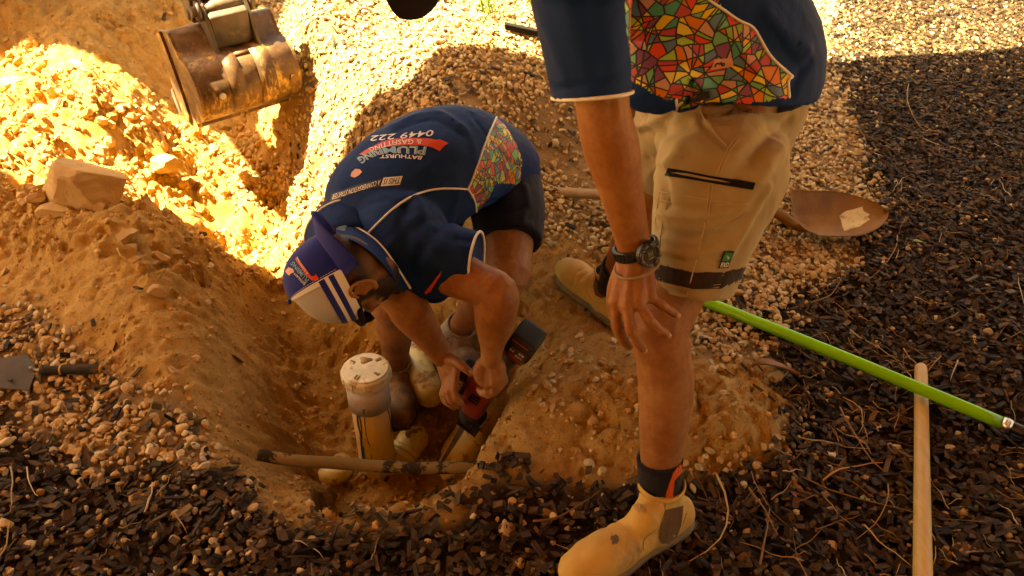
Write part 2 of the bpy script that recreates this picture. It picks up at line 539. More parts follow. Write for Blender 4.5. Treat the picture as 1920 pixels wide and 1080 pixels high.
# what covers the ground where, outlined as measured in the photo
POLY_MULCH = [[(1560,-60),(2600,-60),(2600,1500),(-900,1500),(-900,760),(-20,760),(90,830),(200,860),(330,880),(420,880),(470,930),(560,985),(700,1000),(860,975),(900,935),(930,905),(1000,900),(1120,905),(1240,905),(1360,890),(1450,850),(1490,790),(1470,720),(1420,650),(1320,600),(1400,560),(1580,500),(1620,420),(1600,300),(1610,220),(1545,150)]]
POLY_GRAVEL = [[(-200,560),(40,575),(120,640),(210,690),(320,740),(380,800),(400,850),(380,890),(200,890),(60,850),(-200,800)],
 [(470,-60),(1560,-60),(1600,150),(1590,260),(1620,330),(1680,400),(1600,480),(1520,560),(1480,620),(1420,680),(1330,690),(1280,640),(1180,560),(1130,470),(1060,450),(1000,440),(900,380),(700,330),(640,385),(590,380),(560,330),(560,250),(520,200)],
 [(470,330),(560,330),(620,420),(560,440),(500,400)]]
POLY_SPILL = [[(1000,640),(1160,640),(1180,700),(1010,780),(940,720)]]
POLY_RUBBLE = [[(-300,60),(80,90),(200,170),(330,230),(560,230),(560,420),(560,560),(430,540),(330,420),(230,390),(0,400),(-300,400)]]
POLY_CLOD = [[(0,370),(240,380),(330,420),(420,520),(440,620),(330,590),(220,480),(60,470),(0,500)], [(1080,690),(1480,690),(1500,860),(1100,880)], [(-300,-60),(520,-60),(560,230),(330,230),(200,170),(80,90),(-300,60)], [(500,620),(700,620),(900,780),(900,900),(560,930),(480,800)]]
def wob(u, v, a=16, s=70):
    return u + a * vn2(u / s, v / s, 3) + a * .6 * vn2(u / s * 2.7, v / s * 2.7, 5), v + a * .7 * vn2(u / s, v / s, 9) + a * .4 * vn2(u / s * 2.7, v / s * 2.7, 12)
def zone(u, v, polys, a=16, dith=0.0):
    U, V = wob(u, v, a)
    if dith: U = U + RS.normal(0, dith, np.shape(U)); V = V + RS.normal(0, dith * .7, np.shape(V))
    r = np.zeros(np.shape(u), bool)
    for p in polys: r |= inside(U, V, p)
    return r
def pix(x, y, z):
    dep = np.maximum(y * CP + (CAM_H - z) * SP, 0.05)
    up = y * SP - (CAM_H - z) * CP
    u = 960 + x / dep * FPX; v = 540 - up / dep * FPX
    return np.clip(u, -5000, 7000), np.clip(np.where(y * CP + (CAM_H - z) * SP < 0.1, 1400, v), -50, 1450)
UU, VV = pix(XX, YY, Z0)
mulch = zone(UU, VV, POLY_MULCH).astype(float)
gravel = zone(UU, VV, POLY_GRAVEL).astype(float)
rubble = zone(UU, VV, POLY_RUBBLE, 10).astype(float)
clod = zone(UU, VV, POLY_CLOD, 10).astype(float)
def blur(a, n):
    for _ in range(n):
        a = a.copy()
        a[1:-1] = a[1:-1] * .5 + (a[:-2] + a[2:]) * .25
        a[:, 1:-1] = a[:, 1:-1] * .5 + (a[:, :-2] + a[:, 2:]) * .25
    return a
mulch, gravel, rubble, clod = blur(mulch, 5), blur(gravel, 5), blur(rubble, 8), blur(clod, 8)
clay = np.clip(1 - mulch - gravel, 0, 1)
gx = np.gradient(Z0, axis=1) / np.gradient(XX, axis=1); gy = np.gradient(Z0, axis=0) / np.gradient(YY, axis=0)
slope = blur(np.clip(np.hypot(gx, gy), 0, 1.0), 4)
f1 = fbm2(XX, YY, 3.2, 4, 1)
rid = 1 - np.abs(fbm2(XX + .3 * f1, YY, 9, 3, 21)) * 1.6
fine = fbm2(XX, YY, 30, 3, 41, 0.6)
grit = fbm2(XX, YY, 48, 2, 141, 0.8)
Z = Z0 + clay * (0.009 * f1 + (0.006 + 0.015 * clod) * rid * (1 + slope) * 0.6 + (0.0046 * fine + 0.0030 * grit) * (1 + 1.6 * clod + slope))
lump = fbm2(XX, YY, 5, 2, 71)
Z += rubble * (0.05 * np.clip(lump, -1, 1) + 0.035 * (1 - np.abs(fbm2(XX, YY, 7.5, 3, 77)) * 1.8) + 0.012 * fbm2(XX, YY, 26, 3, 91, .7))
# the digger's teeth left furrows that run down to the trench
Z += rubble * 0.02 * np.abs(vn2((XX * .75 + YY * .55) * 9, (XX * .5 - YY * .8) * 1.2, 33)) - 0.01 * rubble
Z += gravel * 0.010 * f1 + mulch * 0.006 * f1
# boot treads and scrapes on the trodden path
tread = (vn2(XX * 2.5, YY * 2.5, 55) > 0.25) * clay * (1 - clod) * (YY > 1.9)
Z += blur(tread, 2) * 0.004 * np.sin((XX * .8 + YY * .6) * 230)
near = np.exp(-((np.maximum(np.abs(XX) - 4.5, 0) ** 2 + np.maximum(np.abs(YY - 3) - 4, 0) ** 2)) / 4)
Z = Z0 + (Z - Z0) * near
def height(x, y): return bil(GX, GY, Z, np.asarray(x, float), np.asarray(y, float))

def m_ground():
    m, t, p = nt("ground_clay")
    v = coord(t)
    at_m = node(t, 'ShaderNodeAttribute', attribute_name='mulch'); at_g = node(t, 'ShaderNodeAttribute', attribute_name='gravel')
    at_w = node(t, 'ShaderNodeAttribute', attribute_name='low_clay')
    n1 = noise(t, 2.2, 6, 0.6, v); n2 = noise(t, 28, 8, 0.7, v); n3 = noise(t, 220, 4, 0.7, v)
    c = mix(t, ramp(t, n1, [(0.35, 0.0), (0.65, 1.0)]), (0.44, 0.225, 0.058), (0.60, 0.36, 0.13))
    c = mix(t, ramp(t, n2, [(0.35, 0.0), (0.62, 1.0)]), c, (0.54, 0.31, 0.10))
    c = mix(t, ramp(t, n3, [(0.55, 0.0), (0.7, 0.5)]), c, (0.56, 0.36, 0.17))
    c = mix(t, ramp(t, noise(t, 95, 6, .8, v, .3), [(.34, 0.75), (.46, 0.)]), c, (0.20, 0.095, 0.025))
    c = mix(t, ramp(t, noise(t, 11, 7, .75, v, .5), [(.36, 0.6), (.5, 0.)]), c, (0.27, 0.13, 0.035))
    c = mix(t, at_w.outputs['Fac'], c, (0.27, 0.125, 0.026))
    vo = node(t, 'ShaderNodeTexVoronoi', Scale=120.0); t.links.new(v, vo.inputs['Vector'])
    c = mix(t, ramp(t, vo.outputs['Distance'], [(0.12, 0.55), (0.3, 0.0)]), c, (0.50, 0.33, 0.15))
    c = mix(t, at_g.outputs['Fac'], c, mix(t, n2, (0.22, 0.13, 0.06), (0.42, 0.26, 0.12)))
    c = mix(t, at_m.outputs['Fac'], c, mix(t, ramp(t, n2, [(0.4, 0.0), (0.65, 1.0)]), (0.015, 0.010, 0.006), (0.06, 0.034, 0.016)))
    t.links.new(c, p.inputs['Base Color'])
    p.inputs['Roughness'].default_value = 0.95; p.inputs['Specular IOR Level'].default_value = 0.15
    b1 = bump(t, p, noise(t, 55, 9, 0.8, v), 1.0, 0.014)
    bump(t, p, vo.outputs['Distance'], 0.25, -0.004, b1)
    return m
_nv = sx * sy
VG = np.stack([XX.ravel(), YY.ravel(), Z.ravel()], 1)
me = bpy.data.meshes.new('ground')
ii = (np.arange(sx - 1)[:, None] * sy + np.arange(sy - 1)[None, :]).ravel()
FG = np.stack([ii, ii + 1, ii + 1 + sy, ii + sy], 1)
me.vertices.add(_nv); me.vertices.foreach_set('co', VG.ravel())
me.loops.add(len(FG) * 4); me.loops.foreach_set('vertex_index', FG.ravel().astype(np.int32))
me.polygons.add(len(FG)); me.polygons.foreach_set('loop_start', np.arange(len(FG), dtype=np.int32) * 4)
me.update(calc_edges=True)
low_clay = blur(np.clip((-Z0 - 0.12) / 0.2, 0, 1), 3) * (0.55 + 0.45 * fbm2(XX, YY, 6, 3, 8))  # darker orange clay towards the lower ground, outside the rubble
low_clay *= 1 - rubble
for nm, arr in (('mulch', mulch), ('gravel', gravel), ('low_clay', np.clip(low_clay, 0, 1))):
    a = me.attributes.new(nm, 'FLOAT', 'POINT'); a.data.foreach_set('value', arr.ravel().astype(np.float32))
ground = link('ground', me, m_ground(), kind='structure')

# ------------------------------------------------------------------ loose cover: gravel, wood chips, clods, straw
def stone_shapes(n, level, seed):
    out = []
    rs = np.random.RandomState(seed)
    for k in range(n):
        bm = bmesh.new()
        bmesh.ops.create_icosphere(bm, subdivisions=level, radius=1.0)
        V = np.array([v.co[:] for v in bm.verts]); F = np.array([[v.index for v in f.verts] for f in bm.faces]); bm.free()
        for _ in range(9):
            d = rs.normal(size=3); d /= np.linalg.norm(d); h = rs.uniform(0.55, 0.85)
            q = V @ d; V = np.where((q > h)[:, None], V - np.outer(q - h, d), V)
        V *= (1.0, rs.uniform(.65, .95), rs.uniform(.5, .8))
        out.append((V, F))
    return out
def chip_shapes(n, seed):
    out = []; rs = np.random.RandomState(seed)
    for k in range(n):
        w = rs.uniform(.22, .42); h = rs.uniform(.07, .2)
        top = []
        sk = rs.uniform(-.25, .25)
        for (x, y) in ((-1, -1), (-.2, -1.02), (.95, -.95), (1.02, .1), (1, 1), (.2, 1.02), (-.95, .95), (-1.05, -.1)):
            top.append((x + rs.uniform(-.07, .07) + sk * y, y * w + rs.uniform(-.035, .035)))
        V = [(x, y, h + rs.uniform(-.03, .05)) for x, y in top] + [(x * .95 + rs.uniform(-.06, .06), y * .9, -h) for x, y in top]
        F = [(0, i, i + 1) for i in range(1, 7)] + [(8, 8 + i + 1, 8 + i) for i in range(1, 7)]
        for i in range(8):
            j = (i + 1) % 8
            F += [(i, 8 + i, 8 + j), (i, 8 + j, j)]
        V = np.array(V); V[:, 2] += 0.12 * rs.uniform(-1, 1) * V[:, 0] ** 2
        out.append((V, np.array(F)))
    return out
def rotm(yaw, a, b):
    cy, sy_ = np.cos(yaw), np.sin(yaw); ca, sa = np.cos(a), np.sin(a); cb, sb = np.cos(b), np.sin(b)
    z = np.zeros_like(yaw); o = np.ones_like(yaw)
    Rz = np.stack([cy, -sy_, z, sy_, cy, z, z, z, o], -1).reshape(-1, 3, 3)
    Rx = np.stack([o, z, z, z, ca, -sa, z, sa, ca], -1).reshape(-1, 3, 3)
    Ry = np.stack([cb, z, sb, z, o, z, -sb, z, cb], -1).reshape(-1, 3, 3)
    return Rx @ Ry @ Rz
def scatter(name, shapes, x, y, size, colors, mat, tilt=0.5, lift=0.3, jit=0.0, flatten=None, **kw):
    n = len(x)
    z = height(x, y)
    e = 0.012
    nx_ = -(height(x + e, y) - height(x - e, y)) / (2 * e); ny_ = -(height(x, y + e) - height(x, y - e)) / (2 * e)
    yaw = RS.uniform(0, 6.28, n)
    Rm = rotm(yaw, np.clip(np.arctan(-ny_), -1, 1) + RS.normal(0, tilt, n), np.clip(np.arctan(nx_), -1, 1) + RS.normal(0, tilt, n))
    sid = RS.randint(0, len(shapes), n)
    Vs, Fs, Cs, Ls, base = [], [], [], [], 0
    for k, (V, F) in enumerate(shapes):
        ids = np.where(sid == k)[0]
        if not len(ids): continue
        S = size[ids][:, None, None] if size.ndim == 1 else size[ids][:, None, :]
        P = np.einsum('nij,nvj->nvi', Rm[ids], V[None] * S)
        P += np.stack([x[ids], y[ids], z[ids] + lift * (size[ids] if size.ndim == 1 else size[ids][:, 2]) + RS.uniform(0, 1, len(ids)) * jit], -1)[:, None]
        Vs.append(P.reshape(-1, 3))
        nf = (F[None] + (base + np.arange(len(ids)) * len(V))[:, None, None]).reshape(-1, 3)
        Fs.append(nf); base += len(ids) * len(V)
        Cs.append(np.repeat(colors[ids], len(V), 0))
        Ls.append((V[None] * 1.0 + RS.uniform(0, 50, (len(ids), 1, 3))).reshape(-1, 3))
    V = np.vstack(Vs); F = np.vstack(Fs); C = np.vstack(Cs); L = np.vstack(Ls)
    me = bpy.data.meshes.new(name)
    me.vertices.add(len(V)); me.vertices.foreach_set('co', V.ravel())
    me.loops.add(len(F) * 3); me.loops.foreach_set('vertex_index', F.ravel().astype(np.int32))
    me.polygons.add(len(F)); me.polygons.foreach_set('loop_start', np.arange(len(F), dtype=np.int32) * 3)
    me.update(calc_edges=True)
    a = me.attributes.new('tone', 'FLOAT_COLOR', 'POINT'); a.data.foreach_set('color', np.hstack([C, np.ones((len(C), 1))]).ravel().astype(np.float32))
    a = me.attributes.new('grain', 'FLOAT_VECTOR', 'POINT'); a.data.foreach_set('vector', L.ravel().astype(np.float32))
    return link(name, me, mat, kind='stuff', smooth=False, **kw)
def m_piece(name, gscale, dirt, amount, rough=0.9, bstr=0.35, bscale=4.0, spec=0.2):
    m, t, p = nt(name)
    a = node(t, 'ShaderNodeAttribute', attribute_name='tone'); g = node(t, 'ShaderNodeAttribute', attribute_name='grain')
    mp = node(t, 'ShaderNodeMapping'); mp.inputs['Scale'].default_value = gscale
    t.links.new(g.outputs['Vector'], mp.inputs[0])
    n = noise(t, bscale, 6, 0.7, mp.outputs[0])
    c = mix(t, ramp(t, n, [(0.3, 0.45), (0.7, 0.0)]), a.outputs['Color'], mix(t, 1.0, a.outputs['Color'], (0.45, 0.42, 0.38), 'MULTIPLY'))
    c = mix(t, ramp(t, noise(t, 1.3, 5, 0.7, mp.outputs[0]), [(0.5, 0.0), (0.72, amount)]), c, dirt)
    t.links.new(c, p.inputs['Base Color'])
    p.inputs['Roughness'].default_value = rough; p.inputs['Specular IOR Level'].default_value = spec
    bump(t, p, n, bstr, 0.003)
    return m
M_STONE = m_piece("gravel_stone", (1, 1, 1), (0.42, 0.24, 0.10), 0.55)
M_CHIP = m_piece("charred_wood_chip", (0.6, 5, 5), (0.26, 0.14, 0.055), 0.4, rough=0.62, bstr=0.6, bscale=2.5, spec=0.10)
M_CLOD = m_piece("clay_clod", (1, 1, 1), (0.50, 0.28, 0.10), 0.5)
def sample(n, x0, x1, y0, y1, seed):
    rs = np.random.RandomState(seed)
    x = rs.uniform(x0, x1, n); y = rs.uniform(y0, y1, n)
    z = bil(CXs, CYs, cz, x, y)
    u, v = pix(x, y, z)
    return x, y, u, v
def tones(n, stops, seed, var=0.18):
    rs = np.random.RandomState(seed)
    S = np.array(stops); k = rs.randint(0, len(S), n); t = rs.uniform(0, 1, (n, 1))
    c = S[k] * (1 - t) + S[rs.randint(0, len(S), n)] * t
    return np.clip(c * (1 + rs.uniform(-var, var, (n, 1))), 0.003, 1)
GRAVEL_T = [(.60,.44,.23),(.52,.34,.15),(.66,.52,.31),(.40,.25,.11),(.56,.37,.17),(.50,.40,.25),(.46,.28,.12)]
CHIP_T = [(.024,.015,.009),(.042,.026,.014),(.095,.056,.027),(.028,.019,.012),(.16,.095,.044),(.014,.010,.008),(.065,.041,.023)]
CLOD_T = [(.46,.24,.075),(.52,.29,.11),(.40,.20,.06),(.55,.35,.16)]
def inview(u, v, mrg=150): return (u > -mrg - 60) & (u < 1980 + mrg) & (v > -40) & (v < 1290)
hi_st, lo_st = stone_shapes(10, 2, 3), stone_shapes(10, 1, 5)
chips = chip_shapes(14, 9)
# gravel
x, y, u, v = sample(215000, -3.4, 3.2, .72, 5.9, 101)
G = zone(u, v, POLY_GRAVEL, 24, 20)
dens = np.where(G, 1.0, 0.0)
left_g = inside(u, v, POLY_GRAVEL[0])
top_lit = (u > 1480) & (v < 150)
patch = vn2(x * 5, y * 5, 61)
bare = (vn2(x * 2.2, y * 2.2, 66) > .42) & (u > 850) & (v < 480)
dens = np.where(G & left_g, 0.62, dens)
dens = np.where(G & ~left_g, np.where(bare, 0.25, 0.8), dens)
Mz = zone(u, v, POLY_MULCH, 24, 14)
dens = np.where(Mz & ~G, 0.02 + 0.06 * (patch > .35) + .16 * ((u < 520) & (v > 800) & (patch > -.2)), dens)
# stones strewn along the edge of the mulch
e_st = zone(u, v, POLY_SPILL, 25)
dens = np.where(e_st, 0.11, dens)
cl = ~(G | Mz)
dens = np.where(cl & ~e_st, 0.008, dens)
dens = np.where(top_lit, np.maximum(dens, .24), dens)
rim = inside(u, v, [(1220,860),(1420,840),(1500,780),(1480,700),(1540,680),(1600,800),(1480,900),(1250,930)])
dens = np.where(rim, np.maximum(dens, .22), dens)
dens = np.where((y > 3.3), dens * .66, dens)
k = (RS.uniform(0, 1, len(x)) < dens) & inview(u, v)
x, y, u, v = x[k], y[k], u[k], v[k]
nearm = y < 2.3
sz = np.where(y > 3.3, 1.12, 1.0) * (.0042 + .0112 * RS.uniform(0, 1, len(x)) ** 1.25) * np.where(RS.uniform(0, 1, len(x)) < .07, 1.5, 1)
for nm, sel, shp in (('gravel_stones', nearm, hi_st), ('gravel_stones', ~nearm, lo_st)):
    scatter(nm, shp, x[sel], y[sel], sz[sel], tones(sel.sum(), GRAVEL_T, 5), M_STONE, 0.6, 0.12, 0.010)
# chips
x, y, u, v = sample(168000, -2.6, 3.3, .72, 5.7, 202)
Mz = zone(u, v, POLY_MULCH, 24, 16); G = zone(u, v, POLY_GRAVEL, 24, 22)
d = np.where(Mz & ~G, 0.72, 0.0)
d = np.where(G, 0.05, d)
d = np.where(inside(u, v, POLY_GRAVEL[0]) & G, 0.12, d)
d = np.where(~Mz & ~G, 0.0015, d)
edge = inside(u, v, [(560,960),(900,905),(1300,900),(1300,930),(900,960),(560,1010)])
d = np.where(edge, .3, d)
pit = inside(u, v, [(900,880),(960,850),(1010,880),(1000,950),(900,940)])
d = np.where(pit, .6, d)
k = (RS.uniform(0, 1, len(x)) < d) & inview(u, v)
x, y = x[k], y[k]
L = RS.gamma(2.6, .0034, len(x)) + .0032
sz = np.stack([L, RS.uniform(.010, .028, len(x)), RS.uniform(.006, .018, len(x))], 1)
scatter('wood_chips', chips, x, y, sz, tones(len(x), CHIP_T, 6, .3), M_CHIP, 0.33, 0.5, 0.012)
# clay clods and crumbs
x, y, u, v = sample(190000, -3.4, 1.9, 1.0, 5.6, 303)
Rz = zone(u, v, POLY_RUBBLE, 15); Cz = zone(u, v, POLY_CLOD, 15); Mz = zone(u, v, POLY_MULCH, 10); G = zone(u, v, POLY_GRAVEL, 10)
cl = ~Mz & ~G
d = np.where(Rz, .42, np.where(Cz, .52, np.where(cl, .46, 0.04)))
d *= np.clip(.75 + .9 * fbm2(x, y, 4, 3, 19), .12, 1.6)
k = (RS.uniform(0, 1, len(x)) < d) & inview(u, v)
x, y, u, v, Rk = x[k], y[k], u[k], v[k], Rz[k]
sz = np.where(Rk, RS.gamma(1.5, .0055, len(x)) + .003, RS.gamma(1.1, .0026, len(x)) + .0014)
sz = np.minimum(sz, .034)
scatter('clay_clods', lo_st, x, y, sz, tones(len(x), CLOD_T, 8, .15), M_CLOD, 0.6, 0.2, 0.0)
# ------------------------------------------------------------------ unseen carport read from its shadow, roof outline shaped to that shade edge
def off_sun(x, y, h): 
    k = h / -SUN_TRAVEL.z
    return (x - SUN_TRAVEL.x * k, y - SUN_TRAVEL.y * k, h)
cp = root('carport', 'timber carport roof on posts out of view, shaped to shade the digging spot', 'carport', (0, -2, 0))
RH = 2.7
edge = [off_sun(*p, RH) for p in [(5.6, 5.75), (2.83, 4.40), (1.67, 4.08), (0.36, 3.12), (0.07, 3.04), (-0.10, 2.79), (-0.54, 2.58), (-1.035, 2.57), (-1.85, 2.69), (-3.6, 2.9)]]
poly = [edge[0]] + edge[1:] + [(-6.5, -4.5, RH), (5.5, -4.5, RH)]
M_TIMBER = worn("carport_timber", (0.42, 0.26, 0.13), rough=0.8, dirt=None, stretch=(1, 8, 1), scale=5)
M_WALL = worn("brick_wall_paint", (0.55, 0.36, 0.20), rough=0.9, dirt=None)
MB().add(*prism(poly, (0, 0, 1), 0.12)).build('roof', M_TIMBER, cp, smooth=False)
for (px, py) in [(-6.2, -4.2), (5.2, -4.2), (3.6, 5.4), (-6.2, 3.2)]:
    MB().add(*box((px, py, RH / 2 - .03), (.06, 0, 0), (0, .06, 0), (0, 0, RH / 2 - .03))).build('post', M_TIMBER, cp, smooth=False)
MB().add(*box((-.5, -4.62, 1.33), (6, 0, 0), (0, .08, 0), (0, 0, 1.33))).build('wall', M_WALL, cp, smooth=False)

# ------------------------------------------------------------------ mini excavator, its bucket hanging over the trench
ex = root('mini_excavator', 'muddy mini excavator with its worn steel bucket hanging over the trench', 'excavator', (-3.4, 4.45, 0.3))
M_YEL = worn("machine_paint", (0.55, 0.33, 0.05), rough=0.5, dirt_lo=.6, dirt_hi=.75)
M_RUB = worn("track_rubber", (0.03, 0.028, 0.026), rough=0.85)
M_STEEL = worn("dark_greasy_steel", (0.13, 0.085, 0.05), dark=(0.05, 0.033, 0.022), dirt=(0.30, 0.17, 0.07), rough=0.6, metal=0.1, scale=14, dirt_lo=.55, dirt_hi=.78, bscale=60, bstr=.3)
def m_bucket():
    m, t, p = nt("bucket_worn_steel")
    v = coord(t); vs = coord(t, (1, 1, 5), (0, 0, 0))
    base = mix(t, ramp(t, noise(t, 9, 6, .65, v), [(.35, 0.), (.65, 1.)]), (0.055, 0.032, 0.017), (0.17, 0.085, 0.03))
    scr = ramp(t, noise(t, 26, 8, .78, coord(t, (1.2, 1.2, .28)), .6), [(.5, 0.), (.56, 1.)])
    msk = ramp(t, noise(t, 7, 3, .5, v), [(.45, 0.), (.56, 1.)])
    mm = node(t, 'ShaderNodeMath', operation='MULTIPLY'); t.links.new(scr, mm.inputs[0]); t.links.new(msk, mm.inputs[1])
    c = mix(t, mm.outputs[0], base, (0.46, 0.27, 0.09))
    rust = ramp(t, noise(t, 40, 6, .8, v), [(.56, 0.), (.66, .8)])
    c = mix(t, rust, c, (0.28, 0.10, 0.025))
    t.links.new(c, p.inputs['Base Color'])
    p.inputs['Metallic'].default_value = .12
    p.inputs['Specular IOR Level'].default_value = .35
    t.links.new(ramp(t, noise(t, 30, 5, .7, v), [(.3, .42), (.7, .7)]), p.inputs['Roughness'])
    bump(t, p, noise(t, 55, 7, .75, v), .35, .004)
    return m
M_BUCKET = m_bucket()
W = Vector((0.80, 0.60, 0)).normalized(); Nn = Vector((W.y, -W.x, 0)); UPV = Vector((-0.10, 0.06, 1)).normalized()
Nn = (Nn + UPV * -Nn.dot(UPV)).normalized(); W = UPV.cross(Nn) * -1 if UPV.cross(Nn).dot(W) < 0 else UPV.cross(Nn)
B0 = at(374, 228, 3.2)                                      # lowest point of the left end plate
BW = .39
def bp(n, z, w=0): return B0 + Nn * n * .95 + UPV * z * .86 + W * w
prof = [(-.10, .400), (-.02, .405), (.015, .345), (.04, .305), (.10, .285), (.145, .245), (.165, .18), (.16, .12), (.125, .055), (.06, .012), (-.02, -.012), (-.09, -.02)]
pc = cr(np.array(prof), 3)
bk = root('bucket', None, None, (0, 0, 0)); del bk['label'], bk['category']
bk.location = B0 - ex.location; bk.parent = ex
def sheet(pl, w0, w1, th, off=0.0):
    V, F = [], []
    n = len(pl)
    T = np.gradient(pl, axis=0); T /= np.linalg.norm(T, axis=1)[:, None]
    Nr = np.stack([T[:, 1], -T[:, 0]], 1)
    for w in (w0, w1):
        for q in (off, off + th):
            V += [bp(a[0] - m_[0] * q, a[1] - m_[1] * q, w) for a, m_ in zip(pl, Nr)]
    for i in range(n - 1):
        F += [(i, i + 1, 2 * n + i + 1, 2 * n + i), (n + i, 3 * n + i, 3 * n + i + 1, n + i + 1), (i, n + i, n + i + 1, i + 1), (2 * n + i, 2 * n + i + 1, 3 * n + i + 1, 3 * n + i)]
    F += [(0, 2 * n, 3 * n, n), (n - 1, 2 * n - 1, 4 * n - 1, 3 * n - 1)]
    return V, F
MB().add(*sheet(pc, 0, BW, -.008)).build('shell', M_BUCKET, bk)
for w0, w1 in ((.115, .175), (.235, .30)):
    MB().add(*sheet(pc[9:26], w0, w1, .006, .001)).build('wear_strap', M_BUCKET, bk)
MB().add(*sheet(pc[11:14], .175, .235, .006, .001)).build('wear_strap', M_BUCKET, bk)
endp = [(a, b) for a, b in pc] + [(-.125, -.01), (-.165, .10), (-.165, .28), (-.135, .40)]
for w in (-.006, BW + .006):
    e = MB().add(*prism([bp(a, b, w) for a, b in endp], W, .011)).build('end_plate', M_BUCKET, bk, smooth=False)
    MB().add(*prism([bp(a, b, w + (-.011 if w < 0 else .011)) for a, b in [(-.165, .38), (-.10, .40), (-.075, .30), (-.055, .15), (-.05, .03), (-.09, -.02), (-.13, -.01), (-.17, .1), (-.17, .28)]], W, .011)).build('side_cutter', M_BUCKET, e, smooth=False)
MB().add(*box(bp(-.075, -.03, BW / 2), W * (BW / 2 + .012), (bp(-.16, -.045) - bp(0, -.015)) * .5, UPV * .007)).build('cutting_edge', M_BUCKET, bk, smooth=False)
M_TOOTH = worn("polished_steel", (0.5, 0.42, 0.33), rough=0.35, metal=0.8, dirt=(0.4, 0.22, 0.08), dirt_lo=.62, dirt_hi=.8)
for w in (.012, .15, .285, .42):
    MB().add(*prism([bp(-.10, -.015, w), bp(-.15, .0, w), bp(-.215, .0, w), bp(-.225, -.02, w), (bp(-.15, -.055, w)), bp(-.10, -.05, w)], W, .034, .004)).build('tooth', M_TOOTH, bk, smooth=False)
# the upright cutter at the left end, bright from wear
MB().add(*prism([bp(-.205, .115, -.02), bp(-.165, .135, -.02), bp(-.15, .02, -.02), bp(-.18, -.015, -.02), bp(-.215, .08, -.02)], W, .016, .003)).build('corner_blade', M_TOOTH, bk, smooth=False)
for (n_, z_, w_, mt_) in ((.169, .135, .075, M_TOOTH), (.171, .13, .365, M_BUCKET)):
    MB().add(*loft([bp(n_ - .012, z_, w_), bp(n_ + .004, z_, w_)], .013, UPV, 12, 1, 'f', 'f')).build('bolt', mt_, bk, smooth=False)
# hitch ears, pins, links
def ear(w, th=.014, sc=1.0):
    pl = [(.045, .298), (.10, .286), (.085, .34), (.075, .42), (.05, .50), (.0, .545), (-.06, .53), (-.085, .47), (-.06, .41), (-.02, .407), (.015, .345)]
    return prism([bp(a, b, w) for a, b in pl], W, th, .002)
ears = [MB().add(*ear(w)).build('hitch_ear', M_STEEL, bk, smooth=False) for w in (.125, .29)]
MB().add(*box(bp(.055, .385, .2075), W * .075, (Nn * .012 + UPV * -.01), (UPV * .06 + Nn * .01), .2)).build('hitch_block', M_STEEL, bk)
MB().add(*box(bp(.0, .42, .2075), W * .06, Nn * .05, UPV * .075, .25)).build('quick_hitch', M_STEEL, bk)
for (a, b) in ((.03, .475), (-.045, .455)):
    MB().add(*loft([bp(a, b, .085), bp(a, b, .33)], .021, UPV, 14, 1, 'f', 'f')).build('pin', M_STEEL, bk)
for w in (.10, .315):

    MB().add(*loft([bp(.03, .475, w), bp(.03, .475, w + (.012 if w < .2 else -.012))], .038, UPV, 16, 1, 'f', 'f')).build('pin_boss', M_STEEL, bk)
    MB().add(*prism([bp(-.075, .43, w), bp(-.01, .42, w), bp(.03, .52, w), (bp(-.05, .72, w)), bp(-.12, .72, w)], W, .02, .003)).build('link', M_STEEL, ex, smooth=False)
arm0, arm1 = bp(-.03, .50, .2075), Vector((-2.3, 2.98, 2.15))
MB().add(*loft([arm0, arm0.lerp(arm1, .5) + Vector((-.05, -.06, .02)), arm1], [(.055, .05), (.10, .16), (.10, .17)], (0, 0, 1), 4, 3, 'f', 'f', 6)).build('dipper_arm', M_STEEL, ex, smooth=False)  # unseen arm, placed up-sun and widened to shade the bucket
MB().add(*loft([arm1, Vector((-3.0, 4.1, 2.2)), Vector((-3.3, 4.4, 1.2))], [(.11, .07), (.14, .08), (.12, .09)], (0, 0, 1), 4, 4, 'f', 'f', 6)).build('boom', M_YEL, ex, smooth=False)
MB().add(*loft([arm0 + Vector((-.25, .15, .35)), arm0 + Vector((-.95, .5, 1.0))], .03, (0, 0, 1), 12, 1)).build('cylinder', M_TOOTH, ex)
Xe, Ye = Vector((.97, -.24, 0)), Vector((.24, .97, 0)); Ce = Vector((-3.4, 4.45, 0.3))
for s_ in (-1, 1):
    MB().add(*loft([Ce + Ye * .55 * s_ + Xe * -.75 + Vector((0, 0, .26)), Ce + Ye * .55 * s_ + Xe * .75 + Vector((0, 0, .26))], [(.24, .13)] * 2, (0, 0, 1), 16, 1)).build('track', M_RUB, ex)
MB().add(*box(Ce + Vector((0, 0, .85)), Xe * .7, Ye * .6, Vector((0, 0, .38)), .2)).build('body', M_YEL, ex)
MB().add(*box(Ce + Xe * -.05 + Vector((0, 0, 2.3)), Xe * .88, Ye * .85, Vector((0, 0, .04)), .3)).build('added_shade_canopy', M_YEL, ex)  # out of view, added and sized to shade the heap at upper left
for a in (-.65, .6):
    for b in (-.5, .5):
        MB().add(*box(Ce + Xe * a + Ye * b + Vector((0, 0, 1.72)), Xe * .03, Ye * .03, Vector((0, 0, .54)))).build('added_shade_canopy_post', M_RUB, ex, smooth=False)
MB().add(*box(Ce + Xe * -.2 + Vector((0, 0, 1.4)), Xe * .25, Ye * .25, Vector((0, 0, .3)), .3)).build('seat', M_RUB, ex)
